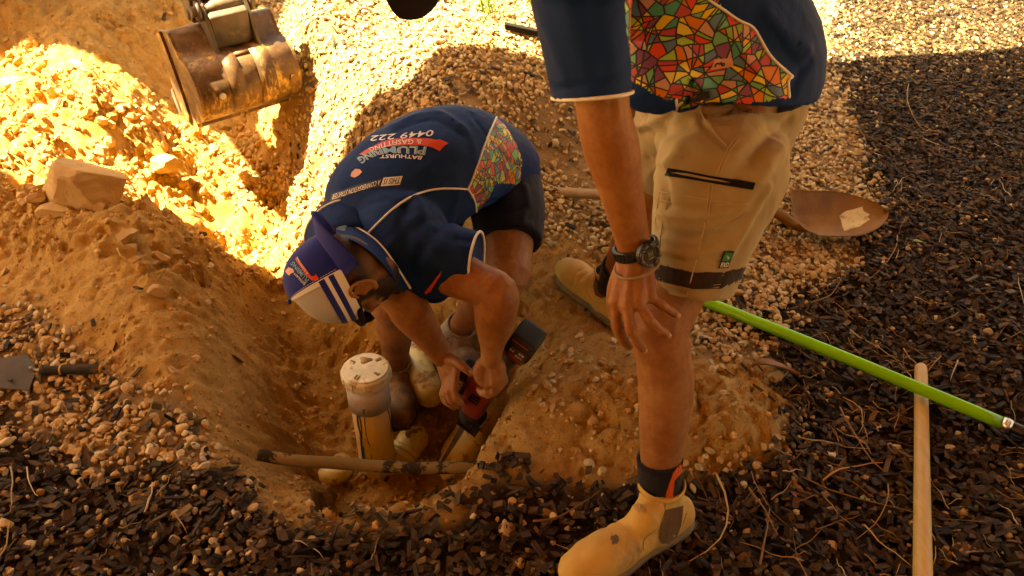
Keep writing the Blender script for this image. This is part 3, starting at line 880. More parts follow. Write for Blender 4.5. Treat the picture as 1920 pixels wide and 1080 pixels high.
# ------------------------------------------------------------------ materials for people
def m_skin(name, base, red, sub=0.12):
    m, t, p = nt(name)
    v = coord(t)
    c = mix(t, ramp(t, noise(t, 22, 5, .7, v), [(.38, 0.), (.62, 1.)]), base, red)
    c = mix(t, ramp(t, noise(t, 60, 5, .7, v), [(.48, 0.), (.70, .5)]), c, tuple(x * .62 for x in base))
    c = mix(t, ramp(t, noise(t, 14, 6, .75, v, .5), [(.55, 0.), (.72, .6)]), c, (0.34, 0.18, 0.07))
    c = mix(t, ramp(t, noise(t, 130, 4, .8, coord(t, (1, 1, .35))), [(.30, .55), (.44, 0.)]), c, tuple(x * .55 for x in base))
    c = mix(t, ramp(t, noise(t, 5, 5, .7, v), [(.52, 0.), (.7, .3)]), c, (.40, .22, .09))
    ah = node(t, 'ShaderNodeAttribute', attribute_name='hairy')
    hn = ramp(t, noise(t, 380, 3, .8, v), [(.3, 0.), (.62, 1.)])
    hc = mix(t, hn, (.040, .017, .006), (.008, .003, .0012))
    c = mix(t, ah.outputs['Fac'], c, hc)
    t.links.new(c, p.inputs['Base Color'])
    p.inputs['Roughness'].default_value = 0.6; p.inputs['Specular IOR Level'].default_value = .28
    p.inputs['Subsurface Weight'].default_value = sub
    p.inputs['Subsurface Scale'].default_value = 0.01
    p.inputs['Subsurface Radius'].default_value = (1.0, .35, .2)
    vo = node(t, 'ShaderNodeTexVoronoi', Scale=420.0); t.links.new(v, vo.inputs['Vector'])
    b = bump(t, p, vo.outputs['Distance'], .12, .001)
    bump(t, p, noise(t, 45, 4, .6, v), .25, .004, b)
    return m
M_SKIN = m_skin("skin", (0.29, 0.115, 0.042), (0.22, 0.072, 0.024))
M_NAIL = plain("fingernail", (0.44, 0.22, 0.12), rough=.35)
def m_cloth(name, base, wave=900, rough=.8, sheen=.3, dirt=None):
    m, t, p = nt(name)
    v = coord(t)
    c = mix(t, ramp(t, noise(t, 6, 4, .6, v), [(.3, 0.), (.7, 1.)]), tuple(x * .8 for x in base), base)
    if dirt: c = mix(t, ramp(t, noise(t, 9, 7, .75, v, .3), [(.55, 0.), (.75, .6)]), c, dirt)
    t.links.new(c, p.inputs['Base Color'])
    p.inputs['Roughness'].default_value = rough
    p.inputs['Sheen Weight'].default_value = sheen
    p.inputs['Specular IOR Level'].default_value = .12
    w = node(t, 'ShaderNodeTexVoronoi', Scale=float(wave)); t.links.new(v, w.inputs['Vector'])
    b = bump(t, p, w.outputs['Distance'], .15, .0008)
    bump(t, p, noise(t, 12, 3, .5, v, .6), .35, .012, b)
    return m
M_NAVY = m_cloth("navy_polo_fabric", (0.0045, 0.023, 0.10), rough=.75, sheen=.0)
M_KHAKI = m_cloth("khaki_cotton", (0.32, 0.235, 0.125), 700, .85, .15, (0.30, 0.17, 0.07))
M_DKSHORT = m_cloth("dark_shorts_fabric", (0.006, 0.005, 0.014), 700, .8, .1)
M_BLACKCL = m_cloth("black_fabric", (0.007, 0.005, 0.004), 600, .85, .1)
M_PIPING = m_cloth("white_piping", (0.74, 0.70, 0.64), 900, .6, .1)
M_THREAD = plain("thread", (0.40, 0.28, 0.16))
def m_fans(name, scale, vecmap):
    """bright print of triangles fanned round many centres, with black outlines"""
    m, t, p = nt(name)
    def M(op, a, b=None, c=None):
        n = t.nodes.new('ShaderNodeMath'); n.operation = op
        for i, s in enumerate((a, b, c)):
            if s is None: continue
            if hasattr(s, 'is_output'): t.links.new(s, n.inputs[i])
            else: n.inputs[i].default_value = s
        return n.outputs[0]
    c = t.nodes.new('ShaderNodeTexCoord'); sep = t.nodes.new('ShaderNodeSeparateXYZ'); t.links.new(c.outputs['Object'], sep.inputs[0])
    com = t.nodes.new('ShaderNodeCombineXYZ')
    for i, (a, b, cc) in enumerate(vecmap):
        s_ = M('ADD', M('MULTIPLY', sep.outputs[0], a), M('ADD', M('MULTIPLY', sep.outputs[1], b), M('MULTIPLY', sep.outputs[2], cc)))
        t.links.new(M('MULTIPLY', s_, scale), com.inputs[i])
    wv = t.nodes.new('ShaderNodeTexNoise'); wv.noise_dimensions = '2D'; wv.inputs['Scale'].default_value = .6; wv.inputs['Detail'].default_value = 1; t.links.new(com.outputs[0], wv.inputs['Vector'])
    vadd = t.nodes.new('ShaderNodeVectorMath'); vadd.operation = 'MULTIPLY_ADD'
    t.links.new(wv.outputs['Color'], vadd.inputs[0]); vadd.inputs[1].default_value = (.35, .35, 0); t.links.new(com.outputs[0], vadd.inputs[2])
    vec = vadd.outputs[0]
    v1 = t.nodes.new('ShaderNodeTexVoronoi'); v1.voronoi_dimensions = '2D'; v1.inputs['Scale'].default_value = 1; t.links.new(vec, v1.inputs['Vector'])
    v2 = t.nodes.new('ShaderNodeTexVoronoi'); v2.voronoi_dimensions = '2D'; v2.feature = 'DISTANCE_TO_EDGE'; v2.inputs['Scale'].default_value = 1; t.links.new(vec, v2.inputs['Vector'])
    sub_ = t.nodes.new('ShaderNodeVectorMath'); sub_.operation = 'SUBTRACT'; t.links.new(vec, sub_.inputs[0]); t.links.new(v1.outputs['Position'], sub_.inputs[1])
    s2 = t.nodes.new('ShaderNodeSeparateXYZ'); t.links.new(sub_.outputs[0], s2.inputs[0])
    ccol = t.nodes.new('ShaderNodeSeparateColor'); t.links.new(v1.outputs['Color'], ccol.inputs[0])
    ang = M('ADD', M('DIVIDE', M('ARCTAN2', s2.outputs[1], s2.outputs[0]), 6.2832), M('ADD', .5, ccol.outputs[0]))
    nsec = M('ADD', 5.0, M('FLOOR', M('MULTIPLY', ccol.outputs[1], 4.0)))
    q = M('MULTIPLY', ang, nsec)
    fr = M('FRACT', q); fl = M('FLOOR', q)
    rad = v1.outputs['Distance']
    # distance to the spokes, so the lines keep one width
    sp = M('MULTIPLY', M('MULTIPLY', M('MINIMUM', fr, M('SUBTRACT', 1.0, fr)), M('DIVIDE', 6.2832, nsec)), rad)
    # some wedges are cut across by a second line
    th_ = M('MULTIPLY', ccol.outputs[2], 6.2832)
    pj = M('ADD', M('MULTIPLY', s2.outputs[0], M('COSINE', th_)), M('MULTIPLY', s2.outputs[1], M('SINE', th_)))
    cut = M('GREATER_THAN', pj, .17); cut2 = M('GREATER_THAN', M('MULTIPLY', pj, -1.0), .24)
    cutd = M('MINIMUM', M('ABSOLUTE', M('SUBTRACT', pj, .17)), M('ABSOLUTE', M('ADD', pj, .24)))
    ln = M('MINIMUM', M('MINIMUM', sp, v2.outputs['Distance']), cutd)
    wn_ = t.nodes.new('ShaderNodeTexWhiteNoise'); wn_.noise_dimensions = '3D'
    cx = t.nodes.new('ShaderNodeCombineXYZ')
    t.links.new(M('ADD', M('MODULO', fl, nsec), M('MULTIPLY', ccol.outputs[0], 91.0)), cx.inputs[0]); t.links.new(M('ADD', M('MULTIPLY', cut, 7.3), M('MULTIPLY', cut2, 3.7)), cx.inputs[1]); t.links.new(M('MULTIPLY', ccol.outputs[1], 53.0), cx.inputs[2])
    t.links.new(cx.outputs[0], wn_.inputs[0])
    rp = t.nodes.new('ShaderNodeValToRGB'); rp.color_ramp.interpolation = 'CONSTANT'
    pal = [(.62,.05,.04),(.70,.46,.05),(.22,.38,.05),(.05,.28,.20),(.60,.16,.03),(.70,.56,.14),(.08,.16,.24),(.42,.05,.07),(.30,.48,.10),(.50,.26,.20),(.20,.05,.14),(.12,.36,.18)]
    e = rp.color_ramp.elements
    while len(e) < len(pal): e.new(.5)
    for k, cc in enumerate(pal): e[k].position = k / len(pal); e[k].color = (*cc, 1)
    t.links.new(wn_.outputs[0], rp.inputs[0])
    col = mix(t, M('LESS_THAN', ln, .028), rp.outputs[0], (.012, .010, .012))
    t.links.new(col, p.inputs['Base Color'])
    p.inputs['Roughness'].default_value = .6
    bump(t, p, noise(t, 12, 3, .5, coord(t), .6), .3, .012)
    return m

# ------------------------------------------------------------------ body parts
def V3(*a): return Vector(a)
def lerp(a, b, t): return Vector(a) * (1 - t) + Vector(b) * t
def leg(mb, hip, knee, ankle, back, s=1.0, ca=.060):
    hip, knee, ankle, back = Vector(hip), Vector(knee), Vector(ankle), Vector(back).normalized()
    pts = [hip, lerp(hip, knee, .45), lerp(hip, knee, .82), knee - back * .006, lerp(knee, ankle, .16) + back * .004, lerp(knee, ankle, .36) + back * .012, lerp(knee, ankle, .65) + back * .006, lerp(knee, ankle, .86), ankle, ankle + (ankle - knee).normalized() * .04]
    r = [.088, .082, .064, .060, .0555, ca, .048, .039, .037, .037]
    mb.add(*loft(pts, [(q * s * 1.03, q * s * .97) for q in r], tuple(back), 20, 4))
    mb.add(*ellipsoid(knee - back * .032, (V3(.028, 0, 0), V3(0, .028, 0), V3(0, 0, .034)), 12, 8))
def arm(mb, sh, el, wr, s=1.0, flat=(0, 0, 1), shaft=True):
    sh, el, wr = Vector(sh), Vector(el), Vector(wr)
    pts = [sh, lerp(sh, el, .35), lerp(sh, el, .78), el, lerp(el, wr, .22), lerp(el, wr, .5), lerp(el, wr, .8), wr]
    r = [.055, .052, .044, .043, .046, .040, .0315, .029]
    rr = [(q * s, q * s * (1.0 if i < 5 else .95 + .0 * i)) for i, q in enumerate(r)]
    rr[-1] = (.023 * s, .031 * s); rr[-2] = (.027 * s, .032 * s)
    mb.add(*loft(pts, rr, flat, 20, 4))
def finger(mb, P, s=1.0, nails=None, back=None):
    """P: knuckle, middle joint, end joint, tip"""
    P = [Vector(p) for p in P]
    pts = [P[0], lerp(P[0], P[1], .5), P[1], lerp(P[1], P[2], .5), P[2], P[3]]
    r = [.0115, .0104, .0112, .0097, .0100, .0086]
    mb.add(*loft(pts, [q * s for q in r], (0.3, .2, 1), 12, 3))
    if nails is not None:
        d = (P[3] - P[2]).normalized(); b = Vector(back); b = (b - d * b.dot(d)).normalized(); sd = d.cross(b)
        nails.append(ellipsoid(P[3] + b * .0062 * s + d * .001, (d * .0065, sd * .0052, b * .0022), 12, 6))
def palm(mb, wrist, K, s=1.0, back=(0, 0, 1)):
    wrist = Vector(wrist); back = Vector(back).normalized()
    for i, k in enumerate(K):
        k = Vector(k)
        w = wrist + (k - sum((Vector(q) for q in K), Vector()) / len(K)) * .45
        mb.add(*loft([w, lerp(w, k, .5) + back * .002, k], [(.013 * s), (.0128 * s), (.0122 * s)], tuple(back), 12, 3))
    m = sum((Vector(q) for q in K), Vector()) / len(K)
    ax = (m - wrist); sd = (Vector(K[0]) - Vector(K[-1]))
    mb.add(*ellipsoid(lerp(wrist, m, .52) - back * .008, (ax * .50, sd * .52, back * .014 * s), 18, 10))
def head(mb, C, up, face, s=1.0):
    C, up, face = Vector(C), Vector(up).normalized(), Vector(face)
    face = (face - up * face.dot(up)).normalized(); left = up.cross(face)
    L, F, U = left * s, face * s, up * s
    mb.add(*ellipsoid(C + U * .022 - F * .008, (L * .076, F * .097, U * .095), 28, 16))
    mb.add(*ellipsoid(C + F * .028 - U * .05, (L * .056, F * .058, U * .066), 20, 12))
    mb.add(*ellipsoid(C + F * .068 - U * .098, (L * .026, F * .020, U * .018), 14, 8))
    mb.add(*ellipsoid(C + F * .078 + U * .022, (L * .052, F * .016, U * .011), 16, 8))
    mb.add(*loft([C + F * .088 + U * .008, C + F * .106 - U * .016, C + F * .104 - U * .030], [.007, .011, .012], tuple(up), 10, 3))
    mb.add(*ellipsoid(C + F * .084 - U * .058, (L * .024, F * .011, U * .0065), 12, 8))
    mb.add(*ellipsoid(C + F * .082 - U * .070, (L * .021, F * .011, U * .007), 12, 8))
    for q in (-1, 1):
        mb.add(*ellipsoid(C + F * .06 - U * .028 + L * .042 * q, (L * .02, F * .022, U * .022), 12, 8))
        E = C + L * .079 * q - F * .002 - U * .006; o = (L * q * .8 - F * .45).normalized()
        pts = [E + F * (-.002 + .020 * math.cos(a)) * -1 + U * (.002 + .031 * math.sin(a)) + o * (.012 + .006 * math.sin(a * .5)) for a in [2.6, 2.0, 1.4, .8, .2, -.5, -1.2, -1.8]]
        mb.add(*loft(pts, [.004, .005, .005, .005, .005, .0045, .006, .007], tuple(o), 10, 3))
        mb.add(*ellipsoid(E + o * .005, (o * .004, F * .017, U * .027), 14, 8))
        mb.add(*ellipsoid(E + F * .014 + o * .004, (o * .006, F * .006, U * .009), 10, 6))
    return C, L, F, U
def skin_patch(me, pred, off, jitter=.0):
    """shell of the faces that satisfy pred, lifted off the skin (hair, beard)"""
    V, N = vco(me), vno(me)
    keep = pred(V)
    fs = [tuple(p.vertices) for p in me.polygons if all(keep[i] for i in p.vertices)]
    used = sorted({i for f in fs for i in f}); mp = {j: i for i, j in enumerate(used)}
    W = V[used] + N[used] * off
    if jitter: W = W + N[used] * (vn3(W[:, 0] * 260, W[:, 1] * 260, W[:, 2] * 260, 4)[:, None] * jitter)
    mb = MB(); mb.add(W, [tuple(mp[i] for i in f) for f in fs])
    return mb
def panel_faces(me, polys, idx, facing=True):
    """give the faces inside outlines measured in the photo another slot"""
    n = len(me.polygons)
    C = np.empty(n * 3); me.polygons.foreach_get('center', C); C = C.reshape(-1, 3)
    Nn_ = np.empty(n * 3); me.polygons.foreach_get('normal', Nn_); Nn_ = Nn_.reshape(-1, 3)
    u, v = pix(C[:, 0], C[:, 1], C[:, 2])
    k = np.zeros(n, bool)
    for p in polys: k |= inside(u, v, p)
    if facing: k &= ((C - np.array([0, 0, CAM_H])) * Nn_).sum(1) < 0
    mi = np.zeros(n, np.int32); me.polygons.foreach_get('material_index', mi)
    mi[k] = idx; me.polygons.foreach_set('material_index', mi)
def crop(s, ox, oy, pts): return [(ox + x / s, oy + y / s) for x, y in pts]
def boot(parent, heel, toe, ankle_top, mats, side, sole_z=None, name='boot', up=(0, 0, 1), s=1.0, dark_gusset=True):
    """pull-on work boot: heel and toe on the ground line, shaft to ankle_top"""
    heel, toe, at_ = Vector(heel), Vector(toe), Vector(ankle_top); up = Vector(up).normalized()
    d = (toe - heel); Lg = d.length; d.normalize(); d = (d - up * d.dot(up)).normalized(); sd = up.cross(d)
    def q(a, b, c): return heel + d * a * Lg + sd * b * s + up * c * s
    mb = MB()
    mb.add(*loft([q(.10, 0, .050), q(.22, 0, .054), q(.42, 0, .052), q(.62, 0.002, .050), q(.78, .003, .049), q(.905, .0, .042)],
                 [(.046, .036), (.052, .039), (.050, .041), (.050, .049), (.049, .052), (.041, .043)], tuple(up), 20, 3))
    ax = at_ - q(.27, 0, .05)
    mb.add(*loft([q(.30, 0, .035), lerp(q(.28, 0, .05), at_, .4), lerp(q(.26, 0, .05), at_, .75), at_], [(.058, .040), (.056, .040), (.052, .041), (.050, .044)], tuple(d), 20, 4, 'r', 'f'))
    mb.add(*loft([q(.50, 0, .066), q(.38, 0, .100), lerp(q(.3, 0, .06), at_, .6) + d * .012], [(.030, .034), (.038, .036), (.036, .036)], tuple(d), 16, 3))
    # nothing of the upper below the welt
    me = fuse(mb, .004, 5, .6, 'upper')
    V = vco(me); hgt = (V - np.array(heel)) @ np.array(up); lo = .012 * s
    V = V + np.outer(np.where(hgt < lo, lo - hgt, 0), np.array(up))
    V += vno(me) * (.0018 * vn3(V[:, 0] * 45, V[:, 1] * 45, V[:, 2] * 45, 8))[:, None]
    a = ((V - np.array(heel)) @ np.array(d)) / Lg
    cre = np.exp(-((a - .62 + .02 * np.sin(hgt * 120)) / .018) ** 2) + np.exp(-((a - .55) / .015) ** 2)
    V -= vno(me) * (.0022 * cre * (hgt > .03))[:, None]
    setco(me, V)
    up_o = link('upper', me, mats[0], parent)
    # sole with heel block and lugs
    ol = []
    for (a_, w_) in [(-.02, .0), (0.0, .022), (.08, .034), (.25, .036), (.42, .035), (.6, .045), (.76, .050), (.9, .042), (.98, .024), (1.02, 0)]: ol.append((a_, w_))
    full = [q(a_, w_ * 1.08, .0) for a_, w_ in ol] + [q(a_, -w_ * 1.08, .0) for a_, w_ in ol[-2:0:-1]]
    sm = MB().add(*prism([p + up * .014 * s for p in full], up, .020 * s, .003))
    so = sm.build('sole', mats[1], parent)
    lg_ = MB()
    for k in range(11):
        a_ = .03 + k * .092
        if .33 < a_ < .43: continue
        w_ = float(np.interp(a_, [o[0] for o in ol], [o[1] for o in ol])) - .003
        for sg in (-1, 1):
            lg_.add(*box(q(a_, sg * w_ * .62, .003), d * Lg * .030, sd * w_ * .36, up * .004 * s))
    lg_.build('tread', mats[1], so, smooth=False, kind='stuff')
    return me, up_o, q
# ------------------------------------------------------------------ the man who bends over the pipe with the saw
mb_root = root('person', 'man bent double in the hole, blue cap backwards, cutting a pipe with a saw', 'person', (-.28, 1.95, -.28))
NB = V3(-.395, 1.70, .455)                      # base of the neck
HC = at(657, 515, 1.79)
HUP, HFACE = V3(-.84, -.42, -.06), V3(.22, .02, -.97)
HFACE = (HFACE - HUP.normalized() * HFACE.dot(HUP.normalized())).normalized()
SHL, ELL, WRL = V3(-.225, 1.63, .45), at(932, 548, 1.86), at(921, 668, 1.985)
SHR, ELR, WRR = V3(-.47, 1.76, .41), at(752, 560, 1.93), at(828, 664, 2.09)
KL, AL, HL = V3(-.007, 1.868, .235), at(852, 622, 2.56), V3(-.015, 2.17, .36)
KR, AR, HR = V3(-.335, 1.82, .19), at(744, 690, 2.60), V3(-.19, 2.29, .36)
body = MB()
body.add(*loft([V3(-.09, 2.25, .36), V3(-.13, 2.15, .45), V3(-.2, 2.02, .50), V3(-.31, 1.86, .49), NB], [(.11, .15), (.11, .14), (.12, .155), (.105, .17), (.06, .07)], (0, 0, 1), 24, 4))
hb = HUP.normalized()
body.add(*loft([NB - (HC - NB).normalized() * .08, NB, lerp(NB, HC, .5), HC - HFACE * .02], [.062, .060, .058, .06], (0, 0, 1), 20, 4))
HCf = head(body, HC, HUP, HFACE, .95)
leg(body, HL, KL, AL, (KL - at(800, 700, 2.2)) * .0 + V3(.25, .75, .1), 1.0)
leg(body, HR, KR, AR, V3(.15, .85, .1), 1.0)
arm(body, SHL, ELL, WRL, 1.14, (.9, 0, .2)); arm(body, SHR, ELR, WRR, 1.1, (.3, -.5, .8))
# right hand round the nose of the saw: thumb over the top, fingers down the left side
K_R = [at(857, 688, 2.075), at(850, 700, 2.085), at(842, 709, 2.10), at(836, 716, 2.12)]
palm(body, WRR, K_R, 1.0, (-.3, -.75, .55))
nails = []
finger(body, [K_R[0], at(852, 726, 2.075), at(856, 746, 2.085), at(866, 756, 2.10)], .98)
finger(body, [K_R[1], at(841, 733, 2.09), at(846, 752, 2.10), at(859, 762, 2.12)], 1.0)
finger(body, [K_R[2], at(834, 738, 2.115), at(840, 756, 2.13), at(852, 764, 2.14)], .96)
finger(body, [K_R[3], at(829, 738, 2.14), at(834, 753, 2.15), at(846, 760, 2.16)], .88)
tb = [at(838, 672, 2.085), at(856, 678, 2.05), at(870, 689, 2.04), at(884, 700, 2.045)]
body.add(*loft(tb, [.0165, .0135, .0118, .0092], (0, 0, 1), 14, 3))
nails.append(ellipsoid(at(882, 698, 2.034), ((tb[3] - tb[2]).normalized() * .0075, V3(-.5, .1, -.5).normalized() * .006, V3(0, -.7, .7).normalized() * .002), 12, 6))
# left hand closed on the rear handle
K_L = [at(940, 692, 1.985), at(935, 706, 1.985), at(926, 715, 1.99), at(914, 719, 2.0)]
palm(body, WRL, K_L, 1.12, (.3, -.8, .4))
body.add(*ellipsoid(at(922, 690, 2.0), (V3(.036, 0, 0), V3(0, .024, .0), V3(0, .008, .036)), 16, 10))
finger(body, [K_L[0], at(945, 714, 2.01), at(935, 726, 2.04), at(922, 724, 2.06)], 1.05)
finger(body, [K_L[1], at(936, 726, 2.01), at(926, 736, 2.04), at(913, 731, 2.06)], 1.05)
finger(body, [K_L[2], at(926, 733, 2.01), at(915, 741, 2.04), at(905, 734, 2.06)], 1.0)
finger(body, [K_L[3], at(914, 733, 2.02), at(905, 738, 2.05), at(897, 730, 2.06)], .92)
body.add(*loft([at(903, 683, 1.99), at(896, 700, 1.99), at(904, 716, 2.0), at(914, 722, 2.01)], [.0165, .014, .012, .010], (0, 0, 1), 12, 3))
me_b = fuse(body, .0038, 4, .5, 'body', .45)
body_b = link('body', me_b, M_SKIN, mb_root)
tb_body = bvh(me_b)
for nl in nails: MB().add(*nl).build('fingernail', M_NAIL, mb_root)
# eyes
for q in (-1, 1):
    MB().add(*ellipsoid(HC + HCf[2] * .082 + HCf[1] * .031 * q + HCf[3] * .004, (V3(.011, 0, 0), V3(0, .011, 0), V3(0, 0, .011)), 12, 8)).build('eye', plain('eye_white', (.7, .66, .6), .2) if q < 0 else bpy.data.materials['eye_white'], mb_root)
# cropped hair and beard
Cn, Ln, Fn, Un = [np.array(x) for x in HCf]
def hk(V):
    D = V - Cn
    return D @ Ln, D @ Fn, D @ Un
def m_hair(name, base, skin, lo=.42, hi=.6, sc=900):
    m, t, p = nt(name)
    v = coord(t)
    c = mix(t, ramp(t, noise(t, sc, 3, .8, v), [(lo, 0.), (hi, 1.)]), skin, base)
    t.links.new(c, p.inputs['Base Color']); p.inputs['Roughness'].default_value = .9; p.inputs['Specular IOR Level'].default_value = .1
    bump(t, p, noise(t, sc, 3, .8, v), .6, .002)
    return m
M_HAIR = m_hair("cropped_hair", (.045, .018, .006), (.13, .055, .018), .35, .6, 420)
M_FADE = m_hair("faded_hair", (.10, .042, .014), (.30, .13, .05), .40, .62, 420)
M_BEARD = m_hair("beard_hair", (.010, .004, .0015), (.04, .016, .006), .3, .55, 380)
def ear_out(l, f, u): return ~((np.abs(l) > .070) & (f > -.03) & (f < .03) & (u > -.05) & (u < .04))
def pr_hair(V):
    l, f, u = hk(V); r = np.sqrt(l * l + f * f + u * u)
    w = .006 * vn3(V[:, 0] * 60, V[:, 1] * 60, V[:, 2] * 60, 2)
    return (r < .16) & (f < .035 + u * .4 + w) & (u > -.045 + w + np.clip(f, -.1, 0) * .55) & ear_out(l, f, u) & (f < .06)
def pr_fade(V):
    l, f, u = hk(V); r = np.sqrt(l * l + f * f + u * u)
    w = .005 * vn3(V[:, 0] * 60, V[:, 1] * 60, V[:, 2] * 60, 2)
    return (r < .17) & (f < -.012 + w) & (u <= -.030) & (u > -.098 + w) & ear_out(l, f, u)
def pr_beard(V):
    l, f, u = hk(V); r = np.sqrt(l * l + f * f + u * u)
    w = .003 * vn3(V[:, 0] * 70, V[:, 1] * 70, V[:, 2] * 70, 3)
    side = (f > -.004 + w) & (u < -.030 + w) & (u > -.125 + w)
    burn = (f > .012 + w) & (f < .038 + w) & (u >= -.04) & (u < .03)
    lips = (np.abs(l) < .022) & (u > -.074) & (u < -.052) & (f > .08)
    cheek = (u > -.048) & (np.abs(l) < .055) & (f > .05)
    return (r < .16) & (side | burn) & ~lips & ~cheek & ear_out(l, f, u)
def hairmask(me):
    V = vco(me); l, f, u = hk(V); r = np.sqrt(l * l + f * f + u * u)
    S = lambda x, a, b: np.clip((x - a) / (b - a), 0, 1)
    w = .006 * vn3(V[:, 0] * 40, V[:, 1] * 40, V[:, 2] * 40, 2)
    ear = 1 - (np.abs(l) > .068) * S(f, -.04, -.022) * (1 - S(f, .022, .03)) * S(u, -.055, -.04) * (1 - S(u, .035, .045))
    nape = (1 - S(f + w, -.015, .012)) * S(u + w, -.105, -.02) * .82 * (1 - .0 * r)
    top = (1 - S(f - u * .4 + w, .03, .045)) * S(u + w, -.045, -.02)
    side = S(f + w, -.012, .006) * (1 - S(u + w, -.038, -.026)) * S(u + w, -.125, -.11) * (1 - S(np.abs(l), .09, .095))
    burn = S(f + w, .004, .014) * (1 - S(f + w, .034, .042)) * S(u, -.05, -.03)
    lips = (np.abs(l) < .022) * (u > -.074) * (u < -.052) * (f > .08)
    cheek = S(u, -.055, -.045) * (1 - S(np.abs(l), .05, .06)) * (f > .05)
    m = np.maximum.reduce([nape, top, side * (1 - cheek) * (1 - lips), burn]) * ear * (1 - S(r, .118, .128))
    a = me.attributes.new('hairy', 'FLOAT', 'POINT'); a.data.foreach_set('value', m.astype(np.float32))
hairmask(me_b)
skin_patch(me_b, lambda V: (lambda l, f, u: (u > .0) & (f < .02 + u * .4) & (np.sqrt(l * l + f * f + u * u) < .15) & ear_out(l, f, u))(*hk(V)), .0015, .0008).build('hair', M_HAIR, mb_root)
# sunglasses
C_, L_, F_, U_ = HCf
M_FRAME = plain('sunglasses_frame', (.010, .009, .009), .25)
M_LENS = plain('sunglasses_lens', (.012, .010, .008), .08)
gl = MB()
for q in (-1, 1):
    gl.add(*loft([C_ + L_ * .082 * q - F_ * .006 + U_ * .012, C_ + L_ * .080 * q + F_ * .05 + U_ * .012, C_ + L_ * .070 * q + F_ * .098 + U_ * .010], [(.007, .003)] * 3, tuple(U_), 10, 3))
gl.add(*loft([C_ + L_ * -.070 + F_ * .098 + U_ * .016, C_ + F_ * .116 + U_ * .018, C_ + L_ * .070 + F_ * .098 + U_ * .016], [(.004, .003)] * 3, tuple(U_), 10, 3))
sg = gl.build('sunglasses', M_FRAME, mb_root)
for q in (-1, 1):
    pl = [C_ + F_ * (.112 - .012 * abs(a)) + L_ * q * (.034 + .030 * a) + U_ * (-.004 + .021 * b) for a, b in [(-.9, .5), (-.6, .9), (.7, .95), (1.05, .6), (1, -.3), (.5, -.95), (-.4, -.9), (-.85, -.3)]]
    MB().add(*prism(pl, F_, .003)).build('lens', M_LENS, sg, smooth=False)
# --- cap worn back to front
M_CAPN = m_cloth("cap_twill", (0.012, 0.020, 0.19), 1200, .75, .1)
M_MESHW = None
def m_mesh():
    m, t, p = nt("cap_mesh_white")
    v = coord(t)
    w = t.nodes.new('ShaderNodeTexWave'); w.inputs['Scale'].default_value = 75; w.bands_direction = 'X'
    tc = t.nodes.new('ShaderNodeAttribute'); tc.attribute_name = 'around'
    t.links.new(tc.outputs['Vector'], w.inputs['Vector'])
    c = mix(t, ramp(t, w.outputs['Fac'], [(.25, 1.), (.6, 0.)]), (0.62, 0.58, 0.52), (0.30, 0.27, 0.24))
    t.links.new(c, p.inputs['Base Color']); p.inputs['Roughness'].default_value = .7
    bump(t, p, w.outputs['Fac'], .5, .002)
    return m
M_MESHW = m_mesh()
M_WHITE = m_cloth("white_fabric", (0.70, 0.66, 0.60), 900, .7, .1)
cap = root('cap', None, None, (0, 0, 0)); del cap['label'], cap['category']
cap.location = HC - mb_root.location; cap.parent = mb_root
Cc = C_ + U_ * .030 - F_ * .004
tilt = -.20
Uc = (U_ + F_ * .16).normalized() if False else (U_ - F_ * tilt).normalized(); Fc = Uc.cross(L_).normalized() * -1
if Fc.dot(F_) < 0: Fc = -Fc
def dome(a, t_, off=0.0):
    """a angle round the head from the back (0) through his left (90); t_ height angle 0 rim to 1 crown"""
    ph = t_ * math.pi / 2
    back = .5 + .5 * math.cos(a)
    rr = math.cos(ph) ** .72
    hgt = math.sin(ph) ** (1.0) * (.102 + .016 * back)
    x = -math.cos(a) * .108 * rr; y = math.sin(a) * .091 * rr
    p = Cc + Fc * x + L_ * y + Uc * (hgt - .004)
    return p + (p - (Cc + Uc * .02)).normalized() * off
def dome_grid(a0, a1, t0, t1, na, nt_, off=0.0):
    V, F = [], []
    for j in range(nt_ + 1):
        for i in range(na + 1): V.append(dome(a0 + (a1 - a0) * i / na, t0 + (t1 - t0) * j / nt_, off))
    for j in range(nt_):
        for i in range(na):
            b = j * (na + 1) + i; F.append((b, b + 1, b + na + 2, b + na + 1))
    return V, F
pi = math.pi
fa = 1.05                                                    # the front panel spans +-fa round the back of his head
MB().add(*dome_grid(-fa, fa, -.02, 1.0, 28, 18)).build('front_panel', M_CAPN, cap)
mv, mf = dome_grid(fa, 2 * pi - fa, -.02, 1.0, 60, 18, -.001)
mo = MB().add(mv, mf).build('mesh_panel', M_MESHW, cap)
a_ = mo.data.attributes.new('around', 'FLOAT_VECTOR', 'POINT')
a_.data.foreach_set('vector', np.array([((i % 61) / 60 * 1.6, 0, 0) for i in range(len(mv))], np.float32).ravel())
for (ac, w_, mt) in ((fa + .02, .06, M_WHITE), (2 * pi - fa - .02, .06, M_WHITE), (pi, .07, M_WHITE)):
    MB().add(*dome_grid(ac - w_, ac + w_, -.02, .93, 3, 16, .0012)).build('seam_tape', mt, cap)
for (t0, t1, mt, o) in ((-.03, .07, M_WHITE, .0016), (.07, .14, M_CAPN, .0014), (.14, .19, M_WHITE, .0016), (.19, .27, M_CAPN, .0014)):
    MB().add(*dome_grid(fa - .02, 2 * pi - fa + .02, t0, t1, 60, 2, o)).build('band', mt, cap)
MB().add(*ellipsoid(dome(0, 1, .002), (L_ * .006, Fc * .006, Uc * .004), 10, 6)).build('button', M_CAPN, cap)

